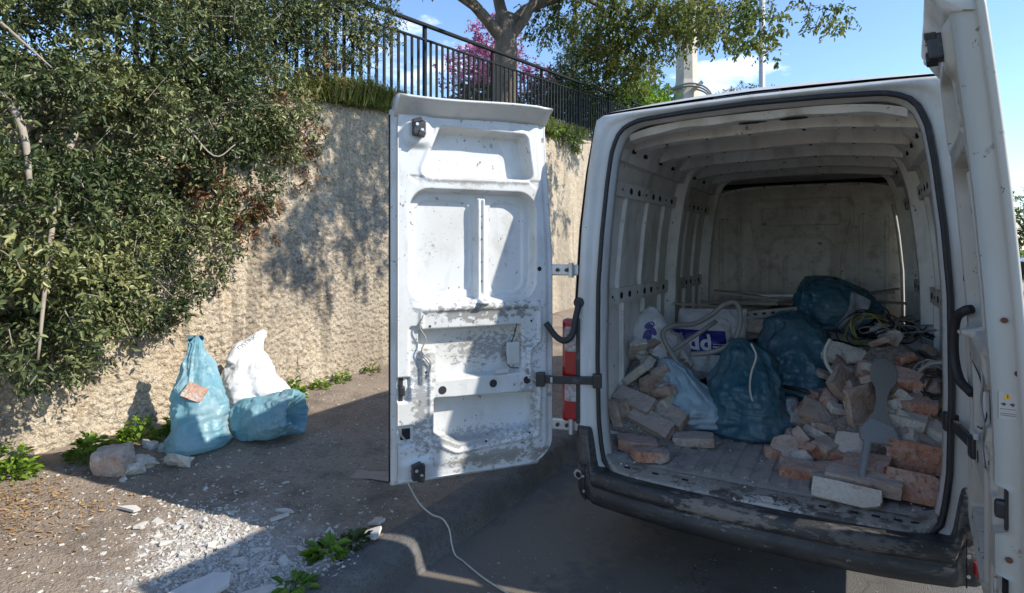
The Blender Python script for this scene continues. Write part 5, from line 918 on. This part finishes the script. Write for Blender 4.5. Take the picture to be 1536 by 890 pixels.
tree('bright_shrub', (-5.25, 14.7, 4.7), 'bright yellow green shrub beside the concrete pole', [([(0, 0, 0), (.05, 0, .5), (0, .1, 1.0)], .06, .03)], [((0, 0, 1.1), (1.0, 1.1, 1.0)), ((.6, -.3, .9), (.7, .9, .8)), ((-.3, .3, 1.7), (.7, .8, .6)), ((.2, 1.2, 1.2), (.7, .8, .8))], m_leaf_bright, 1700, 8, .2, .085, .6, 81, .1, cat='shrub')
tree('olive_tree', (-4.6, 30., 5.5), 'round grey green tree beyond the concrete pole', [([(0, 0, -5), (0, 0, 1), (.2, 0, 2.2)], .2, .12)], [((0, 0, 3.0), (2.2, 2.0, 1.7)), ((1.6, .3, 2.6), (1.5, 1.4, 1.3)), ((3.0, .5, 2.0), (1.3, 1.2, 1.2)), ((-1.2, 0, 2.4), (1.4, 1.2, 1.3))], leafmat('olive_leaves', [(.07, .07, .03), (.15, .14, .06), (.24, .2, .1)]), 1700, 9, .35, .14, .4, 91, .2, shell=.3)
tree('creeper', (-4.25, 7.15, 3.85), 'leafy creeper hanging from the wall top beside the van pillar', [], [((0, 0, -.05), (.18, .35, .18)), ((.02, .3, -.1), (.15, .3, .25)), ((0, -.5, 0), (.15, .3, .12))], m_leaf_weed, 170, 8, .12, .05, .6, 95, .6, cat='plant')

# lamp column, metal pole and the house behind
cp = root('concrete_pole', (-4.0, 15.27, 0), 'tapering octagonal concrete pole with a dark collar and cable loops', 'pole')
obj('shaft', *tubeg([(-4, 15.27, 0), (-4, 15.27, 5.6), (-4, 15.27, 6.6), (-4, 15.27, 6.75), (-4, 15.27, 14)], [.46, .42, .38, .33, .22], 8), m_conc, cp); obj('collar', *tubeg([(-4, 15.27, 5.9), (-4, 15.27, 6.12)], [.43, .42], 8), m_black, cp)
for k in range(3): obj('cable_loop', *tubeg(catmull([(-4 + .75 * math.cos(a) + .05 * k, 15.0 - .1 * k, 6.0 + (.45 + .05 * k) * math.sin(a)) for a in np.linspace(-.2, math.pi + .2, 10)], 5), .03, 6), m_cable_g, cp, True)
for a in (.7, 2.4): obj('bracket', *boxg((-4 + .5 * math.cos(a), 15.0, 6.35 + .2 * math.sin(a)), (.4, .08, .1), (0, -a, 0), .01), m_conc, cp)
mp_ = root('metal_pole', (-3.0, 24.2, 0), 'slim grey metal lamp pole rising behind the van roof', 'pole'); obj('shaft', *tubeg([(-3, 24.2, 0), (-3, 24.2, 14)], [.15, .12], 10), m_pole, mp_, True); obj('base', *boxg((-3, 24.2, .15), (.4, .4, .3), None, .03), m_pole, mp_)
hs = root('house', (-24, 24, 4.5), 'peach rendered house far behind the black fence', 'house'); obj('wall', *boxg((-24, 24, 7.0), (9, 8, 5.0)), m_bld, hs); obj('roof', [(-28.8, 19.7, 9.5), (-19.2, 19.7, 9.5), (-19.2, 28.3, 9.5), (-28.8, 28.3, 9.5), (-24, 24, 10.8)], [(0, 1, 4), (1, 2, 4), (2, 3, 4), (3, 0, 4), (0, 3, 2, 1)], M('clay_roof', (.35, .16, .1), rough=.9), hs)
for x in (-26.5, -24, -21.5):
    for z in (6.0, 8.2): w = obj('window', *boxg((x, 19.98, z), (1.1, .1, 1.3)), m_glass, hs); obj('frame', *boxg((x, 19.96, z - .68), (1.3, .16, .08)), m_lwhite, w)
# across the street on the right
for k, (x, y, r_, h, lab, mt) in enumerate(((7.2, 31, 1.6, 4.2, 'twiggy pale shrub tree across the street past the right door', m_leaf_tree), (10.5, 34, 2.2, 4.6, 'broad green tree across the street', m_leaf_tree), (14, 27, 2.2, 4.5, 'dark tree across the street at the bend', m_leaf_dark))):
    tree('roadside_tree', (x, y, 0), lab, [([(0, 0, -.1), (.05, 0, 1.2), (0, .1, 2.4)], .16, .1)] + [([(0, .1, 2.0), (.6 * math.cos(a), .6 * math.sin(a), 2.9), (1.3 * math.cos(a), 1.3 * math.sin(a), 3.6)], .06, .01) for a in (0, 1.3, 2.6, 3.9, 5.2)], [((0, 0, h * .72), (r_, r_, h * .3)), ((.6, .4, h * .55), (r_ * .7, r_ * .7, h * .25)), ((-.7, -.3, h * .6), (r_ * .7, r_ * .7, h * .25))], mt, 800, 8, .35, .12, .45, 120 + k, .2, cat='tree', group='trees across the street')
tree('clipped_hedge', (7.5, 28.5, 0), 'clipped green hedge running under the trees across the street', [], [((x, 0, .8), (.8, .5, .8)) for x in np.arange(-2.4, 8, .9)], m_leaf_bright, 1600, 8, .16, .09, .5, 131, 0, cat='hedge', shell=.6)
obj('far_pavement', *boxg((10.0, 20, .065), (3.0, 120, .13), None, .02), m_conc)['kind'] = 'structure'
tree('long_hedge', (10.6, 8, .13), 'long dark hedge lining the far pavement across the road', [], [((0, y, .9), (.55, .8, .95)) for y in np.arange(-20, 22, 1.1)], m_leaf_dark, 3600, 8, .18, .10, .5, 141, 0, cat='hedge', shell=.6)
car = root('parked_car', (4.6, 15.6, 0), 'silver hatchback parked on the far side of the street', 'car')
sec = [(-2.05, .35, .62, .62), (-1.98, .28, .78, .80), (-1.1, .25, .98, .86), (-.45, .25, 1.40, .70), (.5, .25, 1.46, .70), (1.5, .25, 1.36, .68), (1.95, .3, 1.02, .80), (2.05, .38, .80, .72)]; V = []
for y, zb, zt, w in sec:
    zm = min(.95, zt); V += [(4.6 + a, 15.6 + y, b) for a, b in ((-.82, zb), (-.86, .55), (-.85, zm - .08), (-w, zt - .06), (-w * .7, zt), (w * .7, zt), (w, zt - .06), (.85, zm - .08), (.86, .55), (.82, zb))]
m_silver = M('silver_car_paint', (.52, .53, .55), rough=.3, metal=.4, coat=.5); obj('body', V, gridF(len(sec), 10) + [tuple(range(10)), tuple(range(70, 80))], m_silver, car, True)
obj('windscreen', [(4.6 + a, 15.6 + y, z) for a, y, z in ((-.74, -1.06, 1.02), (.74, -1.06, 1.02), (.56, -.52, 1.37), (-.56, -.52, 1.37))], [(0, 1, 2, 3)], m_glass, car)
for sx in (-1, 1):
    obj('side_glass', [(4.6 + sx * a, 15.6 + y, z) for a, y, z in ((.862, -.9, .96), (.86, 1.5, .96), (.72, 1.2, 1.36), (.72, -.42, 1.36))], [(0, 1, 2, 3)], m_glass, car); obj('headlight', *boxg((4.6 + sx * .62, 15.6 - 2.0, .70), (.3, .1, .14), None, .03), m_clear, car)
    for y in (-1.3, 1.3): w = obj('wheel', *tubeg([(4.6 + sx * .68, 15.6 + y, .31), (4.6 + sx * .88, 15.6 + y, .31)], .31, 22), m_tyre, car, True); obj('rim', *tubeg([(4.6 + sx * .87, 15.6 + y, .31), (4.6 + sx * .89, 15.6 + y, .31)], .19, 16), m_zinc, w)
obj('grille', *boxg((4.6, 15.6 - 2.06, .52), (.9, .06, .16), None, .02), m_black, car)

# ------------------------------------------------------------------ things on the pavement
gz = Gz
def bz(x, y): return Gz(x, y) - .012
z0 = bz(-3.62, -.42)
bb, bbv = bag('rubble_bag', [(q[0], q[1], q[2], q[3] * .76, q[4] * .80, q[5]) for q in [(z0, -3.60, -.43, .06, .05, 1.4), (z0 + .01, -3.60, -.43, .225, .13, 1.4), (z0 + .06, -3.60, -.43, .24, .155, 1.4), (z0 + .16, -3.62, -.41, .21, .16, 1.3), (z0 + .28, -3.65, -.39, .20, .15, 1.2), (z0 + .40, -3.68, -.37, .20, .12, 1.1), (z0 + .48, -3.71, -.36, .175, .085, 1.1), (z0 + .57, -3.74, -.345, .115, .055, 1.1), (z0 + .65, -3.76, -.34, .065, .04, 1.1), (z0 + .70, -3.765, -.335, .045, .03, 1.1), (z0 + .735, -3.77, -.33, .040, .025, 1.1), (z0 + .755, -3.775, -.33, .045, .02, 1.1)]], 61, m_blue, 'light blue plastic bag with a brick in its fold against the wall', crump=.022, pleat=.22, fold=.018)
h = surf(bbv, (-3.62, -.44, z0 + .40), (.62, -.75, .2)); brick('ah1', tuple(h + Vector((.0, -.0, .0))), (55, 25, 40), 'red brick half caught in the fold of the light blue bag', None, .95)
z1 = bz(-3.45, .12)
ws, wbv = bag('woven_sack', [(q[0], q[1], q[2] - .05, q[3] * .9, q[4], q[5]) for q in [(z1 + .02, -3.58, .12, .08, .06, .6), (z1 + .03, -3.58, .12, .27, .15, .6), (z1 + .14, -3.60, .13, .29, .17, .6), (z1 + .28, -3.66, .15, .26, .16, .6), (z1 + .42, -3.74, .15, .215, .12, .6), (z1 + .52, -3.80, .16, .185, .08, .6), (z1 + .60, -3.85, .20, .15, .045, .6), (z1 + .67, -3.87, .26, .10, .025, .6), (z1 + .71, -3.87, .31, .05, .02, .6)]], 71, m_white, 'white woven sack with black lettering leaning on the wall', 'sack', crump=.020, fold=.014, pleat=.06, sq=2.4)
nw = Vector((.70, -.70, .25)).normalized(); aw = Vector((.70, .70, .12)).normalized(); uw = nw.cross(aw).normalized(); uw = uw if uw.z > 0 else -uw
ear = catmull([(-3.84, -.03, z1 + .53), (-3.85, .05, z1 + .60), (-3.85, .15, z1 + .645), (-3.85, .24, z1 + .695), (-3.85, .30, z1 + .74)], 8); er = np.interp(np.linspace(0, 1, len(ear)), [0, .3, .8, 1], [.03, .06, .05, .022])
Ve, Fe = tubeg(ear, er, 28); Ve = np.array(Ve); Ve += .010 * np.stack([pn(Ve * 14 + 7 * k) for k in range(3)], 1); obj('rolled_corner', Ve, Fe, m_white, ws, True); ebv = BVHTree.FromPolygons([tuple(v) for v in Ve], Fe)
aw = Vector((0, .86, .44)).normalized(); nw = Vector((.82, -.35, .45)).normalized(); nw = (nw - aw * nw.dot(aw)).normalized(); uw = nw.cross(aw).normalized(); uw = uw if uw.z > 0 else -uw
lettering('sack_letters', 'OSTING', ebv, Vector((-3.85, .13, z1 + .655)), aw, uw, nw, .055, m_lgrey, ws, .004, .0)
# low bag lying open towards the road: modelled upright, then laid down
V, F = bagg([(0, 0, 0, .05, .04, 0), (.008, 0, 0, .15, .13, 0), (.07, 0, 0, .19, .15, 0), (.20, 0, 0, .20, .155, 0), (.34, 0, .0, .19, .15, 0), (.44, 0, 0, .175, .145, 0), (.50, .0, 0, .15, .13, 0), (.50, 0, 0, .12, .10, 0), (.43, 0, 0, .09, .08, 0), (.38, 0, 0, .03, .03, 0)], 81, crump=.030, fold=.02, pleat=.14)
Mx = Vector((.90, .30, .22)).normalized().to_track_quat('Z', 'Y').to_matrix(); V = (V * .92) @ np.array(Mx).T + np.array([-3.62, -.06, 0]); V[:, 2] += z1 + .10; V[:, 2] = np.where(V[:, 2] < z1 + .03, z1 + .03 - (z1 + .03 - V[:, 2]) * .12, V[:, 2])
tag(obj('rubble_bag', V, F, m_pale_blue, None, True), 'low light blue plastic bag lying open in front of the white sack', 'bag')
o = link('brick', rubble_mesh('brick', (.20, .13, .17), 77, m_brickB, .012, .4), (-3.60, -.985, Gz(-3.6, -.985) + .075), None, (.1, -.15, .5)); tag(o, 'squarish broken brick block lying in shade beside the weeds', 'brick')
for k, (x, y, s_, lab) in enumerate(((-3.85, -.62, .09, 'white plaster lump at the foot of the weeds near the blue bag'), (-3.72, -.60, .075, 'small white lump beside the blue bag'), (-3.55, -.82, .13, 'grey rubble lump between the brick block and the blue bag'), (-3.42, -.68, .16, 'flat grey stone slab in front of the blue bag'), (-3.5, -.92, .11, 'pale rubble piece touching the brick block'))):
    o = link('rubble_lump', rubble_mesh('rubble_lump', (s_, s_ * .8, s_ * .55), 200 + k, m_plaster if k < 2 else m_mortar, .02, .6), (x, y, Gz(x, y) + s_ * .2), None, (.2 * k, .3, k)); tag(o, lab, 'rubble')

def chipmesh(seed, t=.18):
    r = np.random.RandomState(seed); n = r.randint(4, 7); a = np.sort(r.rand(n)) * 6.283 * .85 + np.arange(n) * 6.283 / n * .3; rad = r.uniform(.6, 1.1, n); e = r.uniform(.5, .9)
    top = [(rad[i] * math.cos(a[i]), e * rad[i] * math.sin(a[i]), t * (1 + .4 * r.rand())) for i in range(n)]; bot = [(1.05 * x, 1.05 * y, -t) for x, y, z in top]
    return np.array(top + bot), [tuple(range(n)), tuple(range(2 * n - 1, n - 1, -1))] + [(i, n + i, n + (i + 1) % n, (i + 1) % n) for i in range(n)]
CH = [chipmesh(k) for k in range(14)]; CHM = [mesh('plaster_chip', *c, m_plaster) for c in CH]
rg = np.random.RandomState(12)
def chip_pos():
    """The spill of plaster runs from the wall side across the pavement to the kerb."""
    while True:
        if rg.rand() < .80: q = rg.normal(); x, y = -2.15 + .30 * q + .13 * rg.normal(), -1.22 - .10 * q + .16 * rg.normal()
        elif rg.rand() < .5: x, y = rg.normal(-1.88, .10), rg.normal(-.98, .20)
        else: x, y = rg.uniform(-3.8, -1.65), rg.uniform(-2.2, -.3)
        if -4.1 < x < KX - .12 and -2.4 < y < .6: return x, y
for k in range(150):
    x, y = chip_pos(); s_ = .018 + .035 * rg.rand() ** 2.5; o = link('plaster_chip', CHM[k % 14], (x, y, Gz(x, y) + s_ * .14), None, (rg.normal() * .25, rg.normal() * .25, rg.rand() * 6.28)); o.scale = (s_, s_, s_ * .8); tag(o, 'white broken plaster chip lying in the spill on the pavement', 'plaster chip', 'plaster chips spilt on the pavement')
g = G(); X = []; 
for k in range(8500):
    x, y = chip_pos(); X.append((x, y))
X = np.array(X); Zs = ground_z(X[:, 0], X[:, 1])
for k, ((x, y), z) in enumerate(zip(X, Zs)):
    s_ = .0025 + .014 * rg.rand() ** 3; c, F = CH[k % 14]; a = rg.rand() * 6.28; ca, sa = math.cos(a), math.sin(a); tx, ty = rg.normal() * .3, rg.normal() * .3
    g.add([(x + s_ * (p[0] * ca - p[1] * sa), y + s_ * (p[0] * sa + p[1] * ca), z + s_ * (p[2] + .1 + tx * p[0] + ty * p[1])) for p in c], F)
tag(g.obj('plaster_crumbs', m_plaster), 'fine white plaster crumbs strewn across the dirt pavement', 'rubble', kind='stuff')
g = G()
for k in range(420):
    x, y = rg.uniform(-1.5, 1.2), rg.uniform(-1.9, .6); s_ = .003 + .008 * rg.rand() ** 4; c, F = CH[k % 14]; g.add([(x + s_ * p[0], y + s_ * p[1], s_ * (p[2] + .1)) for p in c], F)
tag(g.obj('road_grit', m_plaster), 'tiny pale grit on the shaded asphalt behind the van', 'grit', kind='stuff')
g = G(); x = rg.uniform(-4.15, -1.8, 2600); y = rg.uniform(-2.4, 2.2, 2600); zz = ground_z(x, y)
for k in range(2600):
    s_ = .0025 + .011 * rg.rand() ** 4; c, F = CH[k % 14]; a = rg.rand() * 6.28; ca, sa = math.cos(a), math.sin(a); g.add([(x[k] + s_ * (p[0] * ca - p[1] * sa), y[k] + s_ * (p[0] * sa + p[1] * ca), zz[k] + s_ * (p[2] * 2 + .1)) for p in c], F)
tag(g.obj('pebbles', m_mortar), 'small stones scattered over the dirt pavement', 'pebbles', kind='stuff')
def slab(name, outl_, loc, rot, t, mat, label, cat='plaster slab'):
    o = link(name, mesh(name, *polyg(outl_, t, lambda a, b, c: (a, b, c)), mat), loc, None, [R(a) for a in rot]); tag(o, label, cat); return o
slab('plaster_slab', [(-.17, -.05), (-.10, -.085), (.05, -.07), (.15, -.03), (.17, .03), (.10, .07), (-.02, .06), (-.12, .03)], (-2.03, -1.45, Gz(-2.03, -1.45) + .03), (12, -6, 62), .02, M('grey_plaster', (.42, .41, .40), [(9, .4, .7, (.52, .5, .48), .7)], rough=.9, bump=.4), 'large grey plaster slab lying on the white chips')
slab('plaster_slab', [(-.12, -.025), (.10, -.04), (.125, .01), (.06, .035), (-.10, .03)], (-1.83, -1.27, Gz(-1.83, -1.27) + .02), (-8, 5, 70), .018, m_plaster, 'narrow white plaster strip beside the weed at the kerb')
slab('plaster_slab', [(-.05, -.04), (.05, -.045), (.055, .035), (-.045, .04)], (-1.80, -.60, Gz(-1.8, -.6) + .015), (10, -16, 30), .015, m_plaster, 'squarish white plaster piece below the open door')
slab('plaster_slab', [(-.045, -.03), (.045, -.02), (.05, .025), (-.03, .03)], (-1.85, -.50, Gz(-1.85, -.5) + .03), (16, -14, -10), .012, m_plaster, 'smaller plaster piece resting against the squarish one')
slab('plaster_slab', [(-.012, -.05), (.014, -.05), (.012, .045), (-.012, .05)], (-2.32, -.76, Gz(-2.32, -.76) + .012), (8, 0, -30), .012, m_plaster, 'short white plaster stick at the edge of the door shadow')
slab('plaster_slab', [(-.06, -.02), (.05, -.028), (.07, .0), (.02, .02)], (-3.05, -1.17, Gz(-3.05, -1.17) + .012), (4, 6, 20), .014, m_plaster, 'thin white flake alone on the sunlit dirt')
slab('old_mortar_patch', [(-.25, -.05), (-.1, -.10), (.06, -.08), (.22, -.11), (.30, -.02), (.12, .05), (.0, .03), (-.12, .08)], (-2.38, -.03, Gz(-2.38, -.03) + .004), (0, 0, 20), .004, M('mortar_smear', (.34, .27, .22), [(10, .4, .7, (.25, .2, .16), .7)], rough=.95, bump=.3), 'flat pinkish mortar smear on the shaded pavement by the door', 'mortar patch')
# litter of dry leaves
n = 1500; x = rg.normal(-3.55, .30, n); y = rg.normal(-1.52, .22, n); z = ground_z(x, y) + .006; a = rg.rand(n) * 6.283; Ln = rg.uniform(.01, .042, n) * rg.uniform(.6, 1, n)
V, F, t = leafmesh(np.stack([x, y, z], 1), np.stack([np.cos(a), np.sin(a), .15 * rg.normal(size=n)], 1), np.stack([.3 * rg.normal(size=n), .3 * rg.normal(size=n), np.ones(n)], 1), Ln, Ln * .4, np.clip(.5 + .3 * rg.normal(size=n), 0, 1), .2, -.1)
tag(bigobj('leaf_litter', V, F, m_litter, None, t, (-3.35, -1.75, .27)), 'dry brown leaf litter on the dirt below the bush', 'leaf litter', kind='stuff')
# weeds
def weed(loc, n, rad, h, ll, lw, label, seed, mat=m_leaf_weed):
    r = np.random.RandomState(seed); a = r.rand(n) * 6.283; q = rad * np.sqrt(r.rand(n)); P = np.stack([loc[0] + q * np.cos(a) * .6, loc[1] + q * np.sin(a) * .6, loc[2] + h * (1 - (q / rad) ** 2) * r.uniform(.1, 1, n)], 1)
    Dr = np.stack([np.cos(a), np.sin(a), .35 + .5 * r.normal(size=n)], 1); NN = np.stack([-.4 * np.cos(a), -.4 * np.sin(a), np.ones(n)], 1) + .3 * r.normal(size=(n, 3)); Ln = ll * r.uniform(.5, 1.3, n)
    w = root('weed', loc, label, 'weed', 'weeds on the pavement'); V, F, t = leafmesh(P, Dr, NN, Ln, Ln * lw, np.clip(.5 + .28 * r.normal(size=n), 0, 1), .18, .2); bigobj('leaves', V, F, mat, w, t)
    for k in range(5): j = r.randint(n); obj('stem', *tubeg([(loc[0], loc[1], loc[2] - .01), tuple((np.array(loc) + P[j]) / 2 + np.array([0, 0, .02])), tuple(P[j])], .003, 5), mat, w)
def wd(x, y, *k, **q): weed((x, y, Gz(x, y)), *k, **q)
wd(-1.87, -.83, 46, .10, .05, .085, .42, 'bright broad-leaved weed in the sun near the kerb', 301)
wd(-1.83, -.70, 40, .10, .05, .06, .5, 'darker weed in shade behind the bright one', 302, m_leaf_dark)
wd(-1.74, -1.30, 60, .13, .06, .085, .5, 'broad-leaved weed in shade on the kerb edge among plaster', 303)
wd(-1.76, -1.12, 36, .10, .04, .07, .5, 'low weed between plaster chips close to the kerb', 304)
wd(-4.02, -.62, 220, .20, .20, .045, .8, 'leafy weed in the sun at the wall foot beside the brick block', 305)
wd(-4.0, -.35, 160, .17, .16, .045, .8, 'shaded weed at the wall foot behind the light blue bag', 306)
wd(-3.95, -.95, 170, .20, .16, .05, .8, 'shaded weed under the bush at the wall foot', 307)
wd(-4.0, -1.35, 240, .18, .22, .05, .6, 'weed clump at the wall foot beyond the leaf litter', 308)
wd(-4.05, .75, 200, .17, .18, .05, .75, 'leafy weed at the wall foot beside the white sack', 309)
wd(-4.12, 1.15, 90, .14, .10, .05, .5, 'small weed at the wall foot toward the open door', 310)
wd(-4.15, 1.45, 70, .12, .16, .05, .5, 'thin weed climbing the wall foot near the door', 311)
wd(-4.18, 1.9, 70, .15, .12, .05, .4, 'dry looking weed at the wall foot close to the door edge', 312, m_grass)
wd(-4.1, 4.6, 160, .2, .5, .05, .5, 'tall weed at the wall foot between door and tail lamp', 313)
# cable on the ground
P = catmull([(-1.86, -.36, .60), (-1.80, -.33, .40), (-1.74, -.28, .24), (-1.66, -.26, .178), (-1.585, -.262, .172), (-1.53, -.27, .13), (-1.505, -.28, .06), (-1.47, -.295, .012), (-1.40, -.32, .008), (-1.22, -.40, .008), (-1.02, -.46, .008), (-.85, -.50, .008), (-.6, -.6, .008), (-.2, -.9, .008)], 8)
single('ground_cable', P, .0045, m_cable_w, 'thin pale cable trailing from under the door across the kerb', 'cable')
